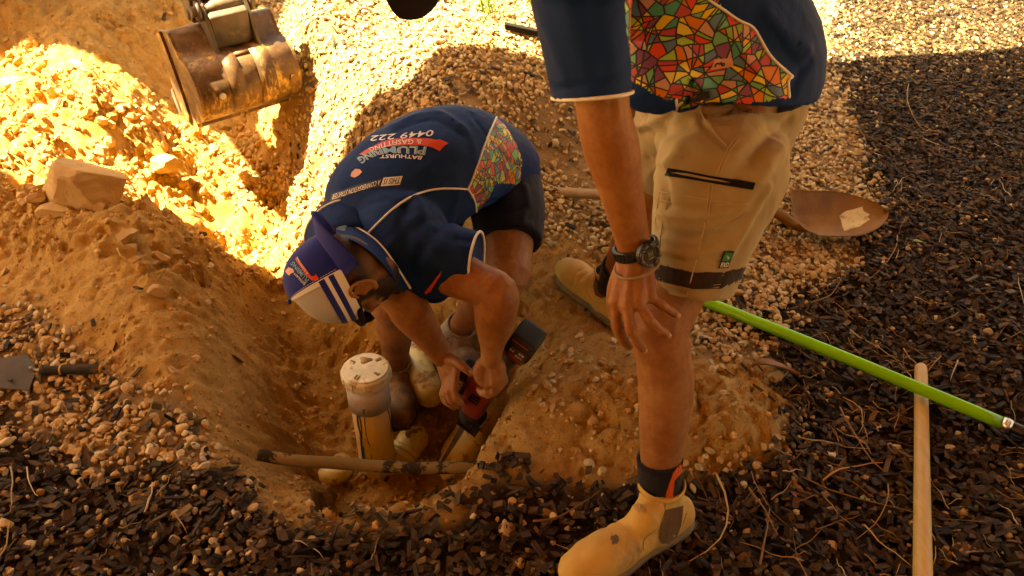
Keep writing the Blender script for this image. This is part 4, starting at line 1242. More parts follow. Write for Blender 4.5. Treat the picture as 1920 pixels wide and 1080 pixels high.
st = MB()
for i in range(24):
    t_ = .02 + i * .038
    for a_q in (fa - .075, -fa + .075):
        p0, p1 = dome(a_q, t_, .0008), dome(a_q, t_ + .02, .0008); st.add(*loft([p0, p1], .0006, tuple(U_), 4, 1))
st.build('stitching', M_WHITE, cap, kind='stuff')
def brim(C0, back, left, up, Lb=.070, Wb=.086, arch=.034, th=.003, flip=.35):
    V, F = [], []
    nu, nv = 22, 9
    for sgn in (0, 1):
        for j in range(nv + 1):
            for i in range(nu + 1):
                a = (i / nu - .5) * 2 * 1.18
                r = j / nv
                inner = V3(0, 0, 0) + back * (.105 * math.cos(a)) + left * (.090 * math.sin(a))
                outer = back * (.105 + Lb * math.cos(a * 1.18) ** .55 if math.cos(a * 1.18) > 0 else .105) + left * (Wb * math.sin(a) * 1.0)
                ex_ = Lb * max(0.0, 1 - (a / 1.2) ** 2) ** .36
                outer = inner + back * (ex_ * math.cos(a * .45)) + left * (ex_ * math.sin(a * .45))
                p = inner.lerp(outer, r)
                x = math.sin(a)
                p = C0 + p - up * (arch * x * x * (.25 + .75 * r) + -flip * r * Lb * .4) - up * (th * sgn)
                V.append(p)
    n1 = (nu + 1) * (nv + 1)
    for j in range(nv):
        for i in range(nu):
            b = j * (nu + 1) + i
            F.append((b, b + 1, b + nu + 2, b + nu + 1)); F.append((n1 + b, n1 + b + nu + 1, n1 + b + nu + 2, n1 + b + 1))
    for i in range(nu):
        b = nv * (nu + 1) + i; F.append((b, b + 1, n1 + b + 1, n1 + b))
    for j in range(nv):
        for i in (0, nu):
            b = j * (nu + 1) + i; F.append((b, b + nu + 1, n1 + b + nu + 1, n1 + b))
    return V, F
br = MB().add(*brim(Cc + Uc * .002, -Fc, L_, Uc, .056, .090, .040, .003, -.55)).build('brim', M_CAPN, cap)
_dg = dome_grid(-pi, pi, -.02, 1.0, 70, 20); t_cap = BVHTree.FromPolygons(_dg[0], _dg[1])
# the trade's print on the cap, upside down to the camera
M_RED = plain('print_red', (.62, .05, .02)); M_CYAN = plain('print_pale_blue', (.16, .40, .52)); M_PWHITE = plain('print_white', (.72, .70, .66)); M_PBLACK = plain('print_black', (.012, .010, .012)); M_PINK = plain('print_pink', (.62, .32, .24))
def decal(parent, tree, name, mat, V2, F, quad, off=.0012):
    v, f = lay(tree, V2, F, quad, off)
    return MB().add(v, f).build(name, mat, parent, smooth=False)
capq = lambda pts: crop(4.696, 510, 400, pts)
g, gf = text_geo('& GASFITTING', .01); gg = grid_geo(14, 3)
decal(cap, t_cap, 'print', M_RED, *poly_geo(capq([(410, 565), (395, 590), (350, 590), (300, 545), (205, 405), (225, 390), (318, 515), (345, 552), (375, 555), (385, 535)]), 3), None, .0012)
decal(cap, t_cap, 'print', M_PWHITE, g, gf, capq([(322, 527), (228, 385), (216, 394), (308, 538)]), .0018)
g, gf = text_geo('PLUMBING', .012)
decal(cap, t_cap, 'print', M_CYAN, g, gf, capq([(330, 578), (196, 425), (164, 445), (303, 612)]), .0014)
g, gf = text_geo('BATHURST', .01)
decal(cap, t_cap, 'print', M_PWHITE, g, gf, capq([(300, 612), (206, 522), (194, 530), (284, 634)]), .0014)
decal(cap, t_cap, 'print', M_PINK, *poly_geo(capq([(120, 510), (150, 475), (190, 490), (200, 520), (170, 530), (155, 548), (135, 530)]), 2), None, .0015)
# --- polo shirt
M_FAN_B = m_fans("bright_print_fabric", 24, [(.62, .78, 0), (-.48, .38, .78)])
sh = MB()
sh.add(*loft([V3(-.055, 2.23, .385), V3(-.095, 2.15, .45), V3(-.16, 2.05, .505), V3(-.25, 1.92, .515), V3(-.345, 1.79, .49), V3(-.40, 1.715, .46)],
             [(.130, .150), (.136, .148), (.146, .160), (.146, .170), (.118, .155), (.070, .085)], [(.25, .15, 1), (.15, .1, 1), (0, 0, 1), (0, 0, 1), (0, 0, 1), (0, 0, 1)], 28, 5, 'f', 'f', 2.3))
cuffL = at(893, 497, 1.915)
axL = (ELL - SHL).normalized()
sh.add(*loft([V3(-.34, 1.78, .47), V3(-.27, 1.70, .47), SHL + V3(.0, .01, -.005), lerp(SHL, cuffL, .55), cuffL], [(.11, .115), (.118, .112), (.108, .102), (.094, .088), (.084, .080)], (.1, -.5, 1), 24, 4, 'r', 'f'))
cuffR = lerp(SHR, ELR, .62)
sh.add(*loft([V3(-.38, 1.78, .46), SHR + V3(0.02, 0, 0), cuffR], [.10, .085, .070], (0, 0, 1), 20, 4, 'r', 'f'))
sh.add(*loft([V3(-.36, 1.78, .40), at(800, 520, 2.02), at(812, 540, 2.03)], [(.09, .10), (.06, .07), (.04, .05)], (0, 0, 1), 20, 3))
me_s = fuse(sh, .0045, 9, .6, 'polo_shirt', .55)
tr0 = bvh(me_s)
s1 = lambda pts: crop(2.298, 500, 170, pts)
folds(me_s, [
    (s1([(300, 560), (420, 500), (520, 470), (620, 520)]), .012, -.004), (s1([(560, 850), (640, 740), (700, 640), (760, 560)]), .014, -.006),
    (s1([(600, 480), (585, 600), (600, 700), (640, 800)]), .016, -.008), (s1([(650, 470), (690, 580), (720, 700), (740, 800)]), .016, .006),
    (s1([(820, 440), (800, 560), (830, 680), (860, 800)]), .014, .004), (s1([(720, 600), (800, 640), (900, 640), (960, 620)]), .012, -.004),
    (s1([(540, 150), (640, 110), (740, 100), (850, 160)]), .014, .004), (s1([(560, 170), (660, 135), (740, 130), (840, 190)]), .010, -.004),
    (s1([(700, 80), (800, 120), (880, 200), (900, 300)]), .014, .003), (s1([(400, 330), (450, 420), (560, 470), (640, 440)]), .015, .003),
    (s1([(940, 480), (1000, 470), (1060, 400)]), .010, -.005), (s1([(950, 560), (1010, 520), (1080, 440)]), .010, .004),
    (s1([(880, 100), (960, 210), (1040, 300), (1090, 320)]), .008, -.003), (s1([(480, 700), (560, 640), (600, 560)]), .012, .004)], tr0)
V = vco(me_s); N = vno(me_s)
w_ = fbm2(V[:, 0] * 1.0 + V[:, 2] * .7, V[:, 1] + V[:, 2] * .3, 9, 2, 5)
setco(me_s, V + N * (.0028 * w_)[:, None])
me_s.materials.append(M_NAVY); me_s.materials.append(M_FAN_B)
panelB = s1([(990, 115), (1030, 150), (1075, 230), (1102, 300), (1090, 402), (985, 397), (960, 462), (903, 527), (895, 470), (865, 425), (890, 370), (925, 270), (960, 180)])
panel_faces(me_s, [panelB], 1)
shirt_b = link('polo_shirt', me_s, None, mb_root)
ts = bvh(me_s)
pip = [s1([(990, 115), (960, 180), (925, 270), (890, 370), (866, 425)]), s1([(866, 425), (893, 468), (900, 500), (903, 527)]), s1([(866, 425), (800, 422), (730, 424), (650, 445), (570, 490), (500, 552), (440, 612)]),
       s1([(903, 527), (960, 462), (985, 397), (1040, 398), (1090, 402)])]
for p_ in pip: MB().add(*strip(ts, p_, .0028, .001)).build('piping', M_PIPING, shirt_b)
def ringtube(c, axis, ra, rb, ref, r, n=28, dl=0.0, open_=False):
    axis = Vector(axis).normalized(); a = Vector(ref); a = (a - axis * a.dot(axis)).normalized(); b = axis.cross(a)
    P = [Vector(c) + a * ra * math.cos(2 * pi * i / n) + b * rb * math.sin(2 * pi * i / n) for i in range(n + 1)]
    return loft(P, r, tuple(axis), 8, 1)
cut_ax = (cuffL - lerp(SHL, cuffL, .55)).normalized()
MB().add(*ringtube(cuffL, cut_ax, .083, .079, (.1, -.5, 1), .0034)).build('piping', M_PIPING, shirt_b)
# collar stand: a folded band round the neck
ca = (HC - NB).normalized()
cv, cf = [], []
NC = NB + ca * .040 - V3(0, 0, .012)
sdv = V3(.76, -.65, 0).cross(ca).normalized()
for k_, (dl, ra) in enumerate([(-.050, .118), (.0, .102), (.022, .092), (.040, .0815), (.040, .0775), (.02, .077)]):
    for i in range(40):
        a = 2 * pi * i / 40
        l_ = (V3(.76, -.65, 0) - ca * V3(.76, -.65, 0).dot(ca)).normalized()
        u_ = ca.cross(l_).normalized() * -1
        if u_.z < 0: u_ = -u_
        dip = -.018 * max(0, -math.cos(a))                   # lower at the throat
        cv.append(NC + ca * (dl + dip) + u_ * ra * math.cos(a) * .95 + l_ * ra * math.sin(a))
for k_ in range(5):
    for i in range(40):
        j = (i + 1) % 40; cf.append((k_ * 40 + i, k_ * 40 + j, k_ * 40 + 40 + j, k_ * 40 + 40 + i))
col = MB().add(cv, cf).build('collar', M_NAVY, mb_root)
cp_ = [cv[40 * 3 + i % 40] for i in range(41)]
MB().add(*loft([cv[i % 40] + (cv[i % 40] - NC).normalized() * .001 for i in range(41)], .0028, tuple(ca), 8, 1)).build('piping', M_PIPING, col)
tbs = BVHTree.FromPolygons(vco(me_s).tolist() + vco(me_b).tolist(), [tuple(p.vertices) for p in me_s.polygons] + [tuple(i + len(me_s.vertices) for i in p.vertices) for p in me_b.polygons])
co_o_ = cr(s1([(228, 548), (240, 575), (298, 558), (370, 580), (440, 620), (500, 670), (560, 760), (618, 850)][2:]), 5); ci_ = cr(s1([(280, 612), (330, 628), (400, 658), (468, 708), (535, 785), (585, 868)]), 5)
oc = [hit(tbs, *p)[0] for p in co_o_]; ic = [hit(tbs, *p)[0] for p in ci_]
vw = lambda p: (V3(0, 0, CAM_H) - p).normalized()
def sm3(L):
    A = np.array([tuple(p) for p in L])
    for _ in range(12): A[1:-1] = A[1:-1] * .5 + (A[:-2] + A[2:]) * .25
    return [Vector(a) for a in A]
oc, ic = sm3([p + vw(p) * .012 for p in oc]), sm3([p + vw(p) * .022 for p in ic])
cvv, cff = [], []
for th in (0.0, .004):
    for a_p, b_p in zip(oc, ic):
        for k_ in range(5): cvv.append(a_p.lerp(b_p, k_ / 4) + vw(a_p) * (.004 * math.sin(pi * k_ / 4) - th))
nn_ = len(oc) * 5
for i in range(len(oc) - 1):
    for k_ in range(4):
        b = i * 5 + k_; cff += [(b, b + 1, b + 6, b + 5), (nn_ + b, nn_ + b + 5, nn_ + b + 6, nn_ + b + 1)]
    for k_ in (0, 4): b = i * 5 + k_; cff.append((b, b + 5, nn_ + b + 5, nn_ + b))
cfl = MB().add(cvv, cff).build('collar', M_NAVY, mb_root)
MB().add(*loft([p + vw(p) * .001 for p in oc], .0030, (0, 0, 1), 8, 1)).build('piping', M_PIPING, cfl)
t_col = BVHTree.FromPolygons(cvv, cff)

tag = decal(mb_root, t_col, 'neck_label', M_PBLACK, *grid_geo(4, 4), s1([(312, 568), (348, 578), (338, 612), (300, 600)]), .0028)
# --- print on the back, upside down to the camera
dec = lambda n, m_, V2, F, q, off=.0014: decal(shirt_b, ts, n, m_, V2, F, q, off)
g, gf = text_geo('0449 222', .01)
dec('phone_number', M_PWHITE, g, gf, s1([(722, 170), (455, 196), (440, 220), (716, 197)]))
dec('print', M_RED, *poly_geo(s1([(783, 228), (765, 238), (745, 262), (715, 246), (680, 238), (600, 236), (520, 244), (440, 270), (420, 282), (400, 275), (440, 250), (500, 220), (560, 208), (640, 205), (700, 207), (735, 214), (742, 209)]), 3), None)
g, gf = text_geo('& GASFITTING', .008)
MB().add(*lay_curve(ts, g, gf, s1([(668, 212), (550, 216), (440, 250)]), s1([(668, 233), (550, 236), (446, 266)]), .0022)).build('print', M_PWHITE, shirt_b, smooth=False)
g, gf = text_geo('PLUMBING', .035)
PA, PB = s1([(690, 242), (600, 240), (500, 247), (430, 268), (388, 292)]), s1([(682, 279), (600, 272), (512, 273), (452, 292), (412, 318)])
MB().add(*lay_curve(ts, g, gf, PA, PB, .0012)).build('print', M_PWHITE, shirt_b, smooth=False)
g, gf = text_geo('PLUMBING', .006)
MB().add(*lay_curve(ts, g, gf, PA, PB, .0020)).build('print', M_CYAN, shirt_b, smooth=False)
g, gf = text_geo('BATHURST', .02)
MB().add(*lay_curve(ts, g, gf, s1([(672, 284), (580, 277), (492, 279)]), s1([(664, 300), (580, 293), (488, 294)]), .0022)).build('print', M_PWHITE, shirt_b, smooth=False)
dec('print', M_PINK, *poly_geo(s1([(362, 370), (368, 352), (384, 338), (402, 340), (412, 352), (398, 366), (380, 376)]), 3), None)
dec('print', M_PBLACK, *poly_geo(s1([(500, 378), (498, 412), (400, 434), (330, 458), (274, 482), (280, 446), (330, 428), (400, 404)]), 3), None, .0010)
dec('print', M_PWHITE, *poly_geo(s1([(586, 368), (574, 406), (492, 413), (504, 376)]), 3), None, .0011)
g, gf = text_geo('THIS IS', .01)
dec('print', M_PBLACK, g, gf, s1([(580, 373), (508, 382), (500, 407), (571, 402)]), .0020)
g, gf = text_geo('A CONVERSATION STARTER', .006)
dec('print', M_PWHITE, g, gf, s1([(492, 385), (290, 447), (280, 472), (487, 407)]), .0020)
# chest logo seen from below the arm and a button
dec('print', M_RED, *poly_geo(s1([(680, 868), (720, 820), (755, 775), (745, 800), (705, 865), (685, 876)]), 2), None)
# --- dark shorts
so = MB()
so.add(*loft([V3(-.12, 2.17, .42), V3(-.065, 2.23, .37), V3(-.05, 2.29, .32)], [(.132, .150), (.138, .155), (.115, .14)], (0, 0, 1), 24, 3, 'r', 'r'))
hemL = lerp(HL, KL, .66)
so.add(*loft([HL + V3(-.02, .05, .0), lerp(HL, KL, .30), hemL], [(.125, .125), (.112, .108), (.097, .090)], (1, 0, 0), 22, 4, 'r', 'f'))
hemR = lerp(HR, KR, .62)
so.add(*loft([HR + V3(-.0, .02, 0), lerp(HR, KR, .35), hemR], [.12, .105, .094], (1, 0, 0), 22, 4, 'r', 'f'))
me_o = fuse(so, .006, 6, .6, 'shorts')
folds(me_o, [([(930, 420), (950, 400), (985, 390)], .012, -.006), ([(925, 440), (960, 425), (995, 420)], .010, .004), ([(985, 350), (990, 380), (980, 410)], .012, .005)])
sh_o = link('shorts', me_o, M_DKSHORT, mb_root)
# --- socks and boots
M_SOCKG = m_cloth("grey_rib_sock", (.30, .25, .19), 400, .9, .1, (.3, .17, .07))
M_BOOTD = worn("dark_brown_leather", (0.085, 0.042, 0.02), dirt=(0.33, 0.17, 0.065), rough=.7, scale=14, dirt_lo=.45, dirt_hi=.7)
M_SOLED = worn("dark_rubber_sole", (0.04, 0.032, 0.026), dirt=(0.33, 0.18, 0.07), rough=.85, dirt_lo=.48, dirt_hi=.66)
def sock(parent, a, top, r, mat, stripes=0):
    a, top = Vector(a), Vector(top)
    ax = (top - a).normalized(); ref = (0, 1, .1)
    V, F = [], []
    n, m_ = 56, 10
    for j in range(m_ + 1):
        for i in range(n):
            rr = r * (1 + .06 * j / m_) + (.0016 if i % 2 else 0) + (.0015 if j == m_ - 1 else 0) - (.004 if j == m_ else 0)
            b = 2 * pi * i / n
            e1 = Vector(ref); e1 = (e1 - ax * e1.dot(ax)).normalized(); e2 = ax.cross(e1)
            V.append(a.lerp(top, min(1, j / (m_ - 1))) + e1 * rr * math.cos(b) + e2 * rr * math.sin(b))
    for j in range(m_):
        for i in range(n):
            k = (i + 1) % n; F.append((j * n + i, j * n + k, (j + 1) * n + k, (j + 1) * n + i))
    return MB().add(V, F).build('sock', mat, parent)
for (K_, A_, heel, toe) in ((KR, AR, at(747, 742, 2.66), at(752, 835, 2.37)), (KL, AL, at(812, 655, 2.66), at(868, 752, 2.40))):
    ud = (K_ - A_).normalized()
    bt = root('boot', None, None, (0, 0, 0)); del bt['label'], bt['category']
    bt.location = A_ - mb_root.location; bt.parent = mb_root
    gn = V3(0, 0, 1)
    d_ = (toe - heel).normalized(); upb = (V3(0, 0, 1) - d_ * d_.z).normalized()
    heel2 = A_ - upb * .105 - d_ * .075; toe2 = heel2 + d_ * .30
    boot(bt, heel2, toe2, A_ + ud * .015, [M_BOOTD, M_SOLED], 1, up=tuple(upb))
    sock(mb_root, A_ - ud * .03, A_ + ud * .055, .043, M_SOCKG)
    MB().add(*loft([A_ + ud * .0 - d_ * .05, A_ + ud * .035 - d_ * .058, A_ + ud * .03 - d_ * .066, A_ - d_ * .062], [(.002, .008)] * 4, tuple(d_), 8, 3)).build('pull_tab', M_BOOTD, bt)
# ------------------------------------------------------------------ the man who stands, leaning with his hand on his knee
ma_root = root('person', 'standing man leaning left in khaki shorts, hand with black watch on his knee', 'person', (.33, 1.45, 0))
AL_, KN, HP = V3(.322, 1.177, .115), V3(.297, 1.262, .525), V3(.45, 1.52, .88)
AR_, KNR, HPR = V3(.300, 1.985, .12), V3(.345, 1.83, .50), V3(.44, 1.74, .87)
E_A, W_A = at(1132, 215, 1.35), at(1191, 470, 1.475)
S_A = V3(.115, 1.33, 1.255)
ab = MB()
ab.add(*loft([V3(.47, 1.62, .82), V3(.44, 1.61, .94), V3(.30, 1.58, 1.10), V3(.17, 1.55, 1.26), V3(.09, 1.53, 1.36)], [(.11, .12), (.10, .12), (.11, .14), (.11, .165), (.07, .08)], (1, 0, .4), 24, 4))
HC2, HU2, HF2 = V3(-.085, 1.50, 1.345), V3(-.55, -.02, .45), V3(-.45, -.05, -.75)
ab.add(*loft([V3(.12, 1.53, 1.34), V3(.02, 1.52, 1.37), HC2], [.062, .060, .06], (0, 1, 0), 20, 4))
H2 = head(ab, HC2, HU2, HF2)
leg(ab, HP, KN, AL_, V3(.9, .35, .1), 1.0, .0565)
leg(ab, HPR, KNR, AR_, V3(.6, -.7, .1), 1.0)
arm(ab, S_A, E_A, W_A, 1.06, (.3, -1, 0))
SR_A, ER_A, WR_A = V3(.16, 1.75, 1.26), V3(.22, 1.86, .98), V3(.30, 1.86, .72)
arm(ab, SR_A, ER_A, WR_A, 1.0, (0, 1, 0))
# far hand rests on the far thigh
KF = [V3(.275, 1.865, .63), V3(.29, 1.88, .63), V3(.305, 1.895, .635), V3(.32, 1.905, .645)]
palm(ab, WR_A, KF, 1.0, (-.3, .9, .3))
for k_, q in enumerate(KF): finger(ab, [q, q + V3(-.005 + .006 * k_, .012, -.035), q + V3(-.004 + .008 * k_, .006, -.058), q + V3(.004 * k_, -.002, -.075)], .95)
ab.add(*loft([WR_A + V3(-.01, -.01, -.02), V3(.275, 1.835, .66), V3(.275, 1.83, .63)], [.014, .012, .010], (0, 1, 0), 12, 3))
# near hand: back of the hand to the camera, four fingers spread down over the knee
K_ = [at(1153, 566, 1.475), at(1175, 572, 1.460), at(1197, 567, 1.458), at(1219, 556, 1.470)]
BK = V3(.05, -.85, .5)
palm(ab, W_A, K_, 1.12, BK)
nails2 = []
f_ = [
 [K_[0], at(1156, 612, 1.485), at(1166, 636, 1.505), at(1180, 650, 1.525)],
 [K_[1], at(1182, 616, 1.462), at(1194, 640, 1.482), at(1206, 655, 1.503)],
 [K_[2], at(1219, 602, 1.462), at(1237, 619, 1.478), at(1250, 627, 1.492)],
 [K_[3], at(1241, 572, 1.472), at(1256, 582, 1.484), at(1268, 590, 1.492)]]
for i, (fp, sc) in enumerate(zip(f_, (.98, 1.02, .98, .88))): finger(ab, fp, sc, nails2 if i else None, BK)
# webs between the knuckles
for i in range(3): ab.add(*ellipsoid(lerp(K_[i], K_[i + 1], .5) - BK.normalized() * .003, (V3(.011, 0, 0), V3(0, .008, 0), V3(0, 0, .013)), 10, 6))
ab.add(*loft([W_A + V3(-.018, .005, -.03), at(1152, 540, 1.51), at(1150, 580, 1.545), at(1158, 612, 1.565)], [.015, .0145, .0125, .0095], (0, 1, 0), 12, 3))
me_a = fuse(ab, .0036, 4, .5, 'body', .45)
tb0 = bvh(me_a)
# tendons over the back of the hand and the fold of the elbow
s4 = lambda pts: crop(4.155, 1120, 420, pts)
folds(me_a, [(s4([(150, 600), (190, 450)]), .0035, .0012), (s4([(225, 600), (240, 450)]), .0035, .0014), (s4([(300, 590), (290, 440)]), .0035, .0014), (s4([(380, 570), (350, 440)]), .0035, .0013),
             (s4([(260, 470), (225, 530), (180, 560)]), .002, .0009), (s4([(330, 500), (280, 540)]), .002, .0008),
             (crop(2.571, 980, 0, [(425, 470), (432, 520), (425, 570)]), .006, -.0035), (crop(2.571, 980, 0, [(455, 500), (462, 560)]), .007, .002)], tb0)
body_a = link('body', me_a, M_SKIN, ma_root)
tba = bvh(me_a)
for nl in nails2: MB().add(*nl).build('fingernail', M_NAIL, ma_root)
for q in (-1, 1):
    MB().add(*ellipsoid(H2[0] + H2[2] * .082 + H2[1] * .031 * q + H2[3] * .004, (V3(.011, 0, 0), V3(0, .011, 0), V3(0, 0, .011)), 12, 8)).build('eye', bpy.data.materials['eye_white'], ma_root)
Cn, Ln, Fn, Un = [np.array(x) for x in H2]
hairmask(me_a); skin_patch(me_a, pr_hair, .004, .001).build('hair', M_HAIR, ma_root)
# --- his dark cap; only its brim hangs into the picture
M_CAPD = m_cloth("dark_cap_twill", (0.028, 0.026, 0.045), 1000, .8, .1)
cap2 = root('cap', None, None, (0, 0, 0)); del cap2['label'], cap2['category']
cap2.location = HC2 - ma_root.location; cap2.parent = ma_root
Cc, Uc, L_, Fc = H2[0] + H2[3] * .03 + H2[2] * .004, H2[3], H2[1], -H2[2]
MB().add(*dome_grid(0, 2 * pi, -.02, 1.0, 60, 18)).build('crown', M_CAPD, cap2)
tip = at(764, 46, 1.50)
bdir = (tip - (Cc + H2[2] * .10)); bl = bdir.length; bdir.normalize()
side_b = V3(.90, .35, .25); side_b = (side_b - bdir * bdir.dot(side_b)).normalized(); nb = bdir.cross(side_b).normalized()
V, F = [], []
nu, nv = 20, 12
for th in (0, .0032):
    for j in range(nv + 1):
        r = j / nv
        for i in range(nu + 1):
            a = (i / nu - .5) * 2
            w_ = .088 * (1 - .0 * r)
            Lr = bl * 1.0 * (1 - abs(a) ** 2.6 * .72)
            p = Cc + H2[2] * (.088) + bdir * Lr * r + side_b * w_ * a + nb * (.040 * a * a) + nb * th
            V.append(p)
n1 = (nu + 1) * (nv + 1)
for j in range(nv):
    for i in range(nu):
        b = j * (nu + 1) + i; F += [(b, b + 1, b + nu + 2, b + nu + 1), (n1 + b, n1 + b + nu + 1, n1 + b + nu + 2, n1 + b + 1)]
for i in range(nu): b = nv * (nu + 1) + i; F.append((b, n1 + b, n1 + b + 1, b + 1))
for j in range(nv):
    for i in (0, nu): b = j * (nu + 1) + i; F.append((b, b + nu + 1, n1 + b + nu + 1, n1 + b))
MB().add(V, F).build('brim', M_CAPD, cap2)
# --- polo shirt
s2 = lambda pts: crop(2.571, 980, 0, pts)
ps = MB()
ps.add(*loft([V3(.437, 1.60, .898), V3(.435, 1.605, .95), V3(.35, 1.595, 1.06), V3(.25, 1.57, 1.16), V3(.17, 1.55, 1.26), V3(.10, 1.535, 1.35)],
             [(.186, .190), (.186, .184), (.174, .170), (.160, .172), (.140, .182), (.085, .10)], [(1, 0, .0), (1, 0, .1), (1, 0, .6), (1, 0, .7), (1, 0, .7), (1, 0, .7)], 30, 5, 'f', 'f', 2.2))
ps.add(*loft([at(1290, 110, 1.52), at(1240, 140, 1.50), at(1262, 172, 1.52)], [(.08, .10), (.055, .09), (.03, .06)], (0, -1, 0), 20, 4))
cuffA = at(1110, 178, 1.335)
ps.add(*loft([V3(.17, 1.46, 1.27), S_A + V3(.0, -.005, -.01), at(1090, -20, 1.29), at(1098, 80, 1.31), cuffA], [(.11, .12), (.105, .10), (.094, .084), (.080, .072), (.076, .066)], (.3, -1, .1), 26, 5, 'r', 'f'))
ps.add(*loft([V3(.17, 1.64, 1.27), SR_A, lerp(SR_A, ER_A, .6), lerp(SR_A, ER_A, .8)], [.12, .095, .08, .076], (0, 1, 0), 20, 4, 'r', 'f'))
me_p = fuse(ps, .0045, 9, .6, 'polo_shirt', .6)
tp0 = bvh(me_p)
folds(me_p, [(s2([(130, 430), (250, 430), (400, 380), (510, 300)]), .010, -.004), (s2([(160, 480), (300, 450), (420, 400)]), .008, .003), (s2([(100, 100), (160, 250), (200, 380)]), .014, .004),
             (s2([(300, 20), (340, 200), (400, 330)]), .016, -.005), (s2([(1130, 120), (1230, 220), (1340, 330)]), .014, -.006), (s2([(1180, 60), (1280, 180), (1370, 240)]), .016, .006),
             (s2([(1290, 460), (1330, 380), (1385, 300)]), .010, -.005), (s2([(600, 200), (760, 260), (980, 300)]), .014, .003), (s2([(620, 330), (800, 330), (950, 420)]), .014, -.005),
             (s2([(700, 430), (860, 400), (1000, 470)]), .012, .004), (s2([(1050, 220), (1120, 330), (1220, 420)]), .012, .004)], tp0)
me_p.materials.append(M_NAVY)
M_FAN_A = m_fans("bright_print_fabric_near", 20, [(.95, .2, .25), (-.25, .1, .95)])
me_p.materials.append(M_FAN_A)
panelA = s2([(490, -60), (850, -60), (905, 0), (960, 40), (1040, 100), (1110, 130), (1150, 200), (1200, 280), (1300, 370), (1275, 392), (1290, 468), (1100, 497), (900, 492), (745, 535), (738, 478), (690, 480), (600, 432), (522, 382), (526, 330), (500, 150)])
panel_faces(me_p, [panelA], 1)
shirt_a = link('polo_shirt', me_p, None, ma_root)
tsa = bvh(me_p)
for p_ in (s2([(840, -70), (900, 2), (960, 40), (1040, 98), (1108, 130), (1150, 200), (1200, 280), (1298, 368)]), s2([(1298, 370), (1278, 390), (1284, 466)]), s2([(524, 386), (600, 432), (688, 477), (738, 479)]), s2([(740, 479), (744, 530)])):
    MB().add(*strip(tsa, p_, .0028, .001)).build('piping', M_PIPING, shirt_a)
ca_ = (cuffA - at(1104, 80, 1.31)).normalized()
MB().add(*ringtube(cuffA, ca_, .0755, .0655, (.3, -1, .1), .0032)).build('piping', M_PIPING, shirt_a)
deca = lambda par, n, m_, V2, F, q, off=.0014, tr=None: decal(par, tr or tsa, n, m_, V2, F, q, off)
deca(shirt_a, 'print', M_PINK, *poly_geo(s2([(925, 285), (1010, 280), (1015, 320), (905, 335)]), 2), None, .0012)
for sc_ in ([(925, 320), (938, 298), (945, 312), (958, 296), (962, 312)], [(958, 312), (970, 300), (972, 314), (960, 314)], [(790 + 20, 500), (835, 470), (838, 492), (860, 475), (880, 465)]):
    MB().add(*strip(tsa, s2(sc_), .0011, .0022, 3)).build('print', M_PBLACK, shirt_a)
deca(shirt_a, 'hem_label', M_PBLACK, *poly_geo(s2([(790, 462), (895, 432), (905, 470), (850, 480), (775, 510)]), 2), None, .003)
# --- khaki work shorts
ks = MB()
ks.add(*loft([V3(.440, 1.60, .925), V3(.445, 1.605, .87), V3(.45, 1.615, .80)], [(.165, .160), (.166, .166), (.150, .165)], (1, 0, 0), 28, 4, 'f', 'r', 2.2))
HEM = at(1297, 548, 1.585)
ks.add(*loft([V3(.452, 1.575, .785), at(1354, 310, 1.56), at(1340, 360, 1.55), at(1318, 440, 1.56), at(1304, 505, 1.575), HEM], [(.125, .105), (.129, .114), (.122, .112), (.102, .098), (.088, .088), (.0775, .082)], (1, 0, -.3), 26, 5, 'r', 'f'))
ks.add(*loft([V3(.42, 1.72, .82), lerp(HPR, KNR, .35), lerp(HPR, KNR, .8)], [(.145, .13), (.12, .11), (.095, .09)], (1, 0, 0), 22, 4, 'f', 'f'))
me_k = fuse(ks, .0048, 8, .6, 'work_shorts')
tk0 = bvh(me_k)
folds(me_k, [(s2([(560, 610), (640, 580), (700, 545)]), .010, .0108), (s2([(580, 640), (680, 640), (780, 600)]), .012, -.0090), (s2([(700, 800), (760, 700), (850, 640)]), .016, .0072),
             (s2([(860, 540), (880, 600), (930, 650), (980, 700)]), .008, -.0090), (s2([(905, 545), (1000, 530), (1100, 510)]), .012, -.0144), (s2([(870, 490), (860, 540), (900, 610), (985, 700)]), .006, .0072),
             (s2([(1000, 900), (1080, 760), (1200, 620)]), .014, -.0072), (s2([(1060, 1000), (1120, 900), (1240, 720)]), .014, .0072), (s2([(760, 760), (640, 800), (600, 870)]), .012, .0054),
             ([(1232, 400), (1290, 410), (1360, 400)], .008, .0054), ([(1230, 430), (1290, 445), (1350, 440)], .008, -.0054), ([(1235, 470), (1300, 478), (1350, 468)], .009, .0054),
             ([(1230, 380), (1300, 392), (1380, 380)], .006, -.0036), ([(1240, 545), (1290, 552), (1340, 540)], .006, -.0036), ([(1215, 300), (1240, 330), (1250, 380)], .012, -.0090),
             ([(1410, 300), (1440, 260), (1480, 230)], .012, -.0072), ([(1370, 470), (1400, 420), (1440, 350)], .010, .0072)], tk0)
V = vco(me_k); N = vno(me_k); setco(me_k, V + N * (.0024 * fbm2(V[:, 0] * 1.2 + V[:, 1], V[:, 2] * 2.2, 14, 3, 5))[:, None])
me_k.materials.append(M_KHAKI); me_k.materials.append(M_BLACKCL)
M_KNEE = m_cloth("dark_knee_panel", (0.028, 0.016, 0.012), 700, .85, .1); me_k.materials.append(M_KNEE)
panel_faces(me_k, [[(1180, 486), (1236, 497), (1300, 512), (1362, 510), (1400, 500), (1400, 520), (1352, 540), (1300, 541), (1236, 526), (1180, 515)]], 2)
shorts_a = link('work_shorts', me_k, None, ma_root)
tk = bvh(me_k)
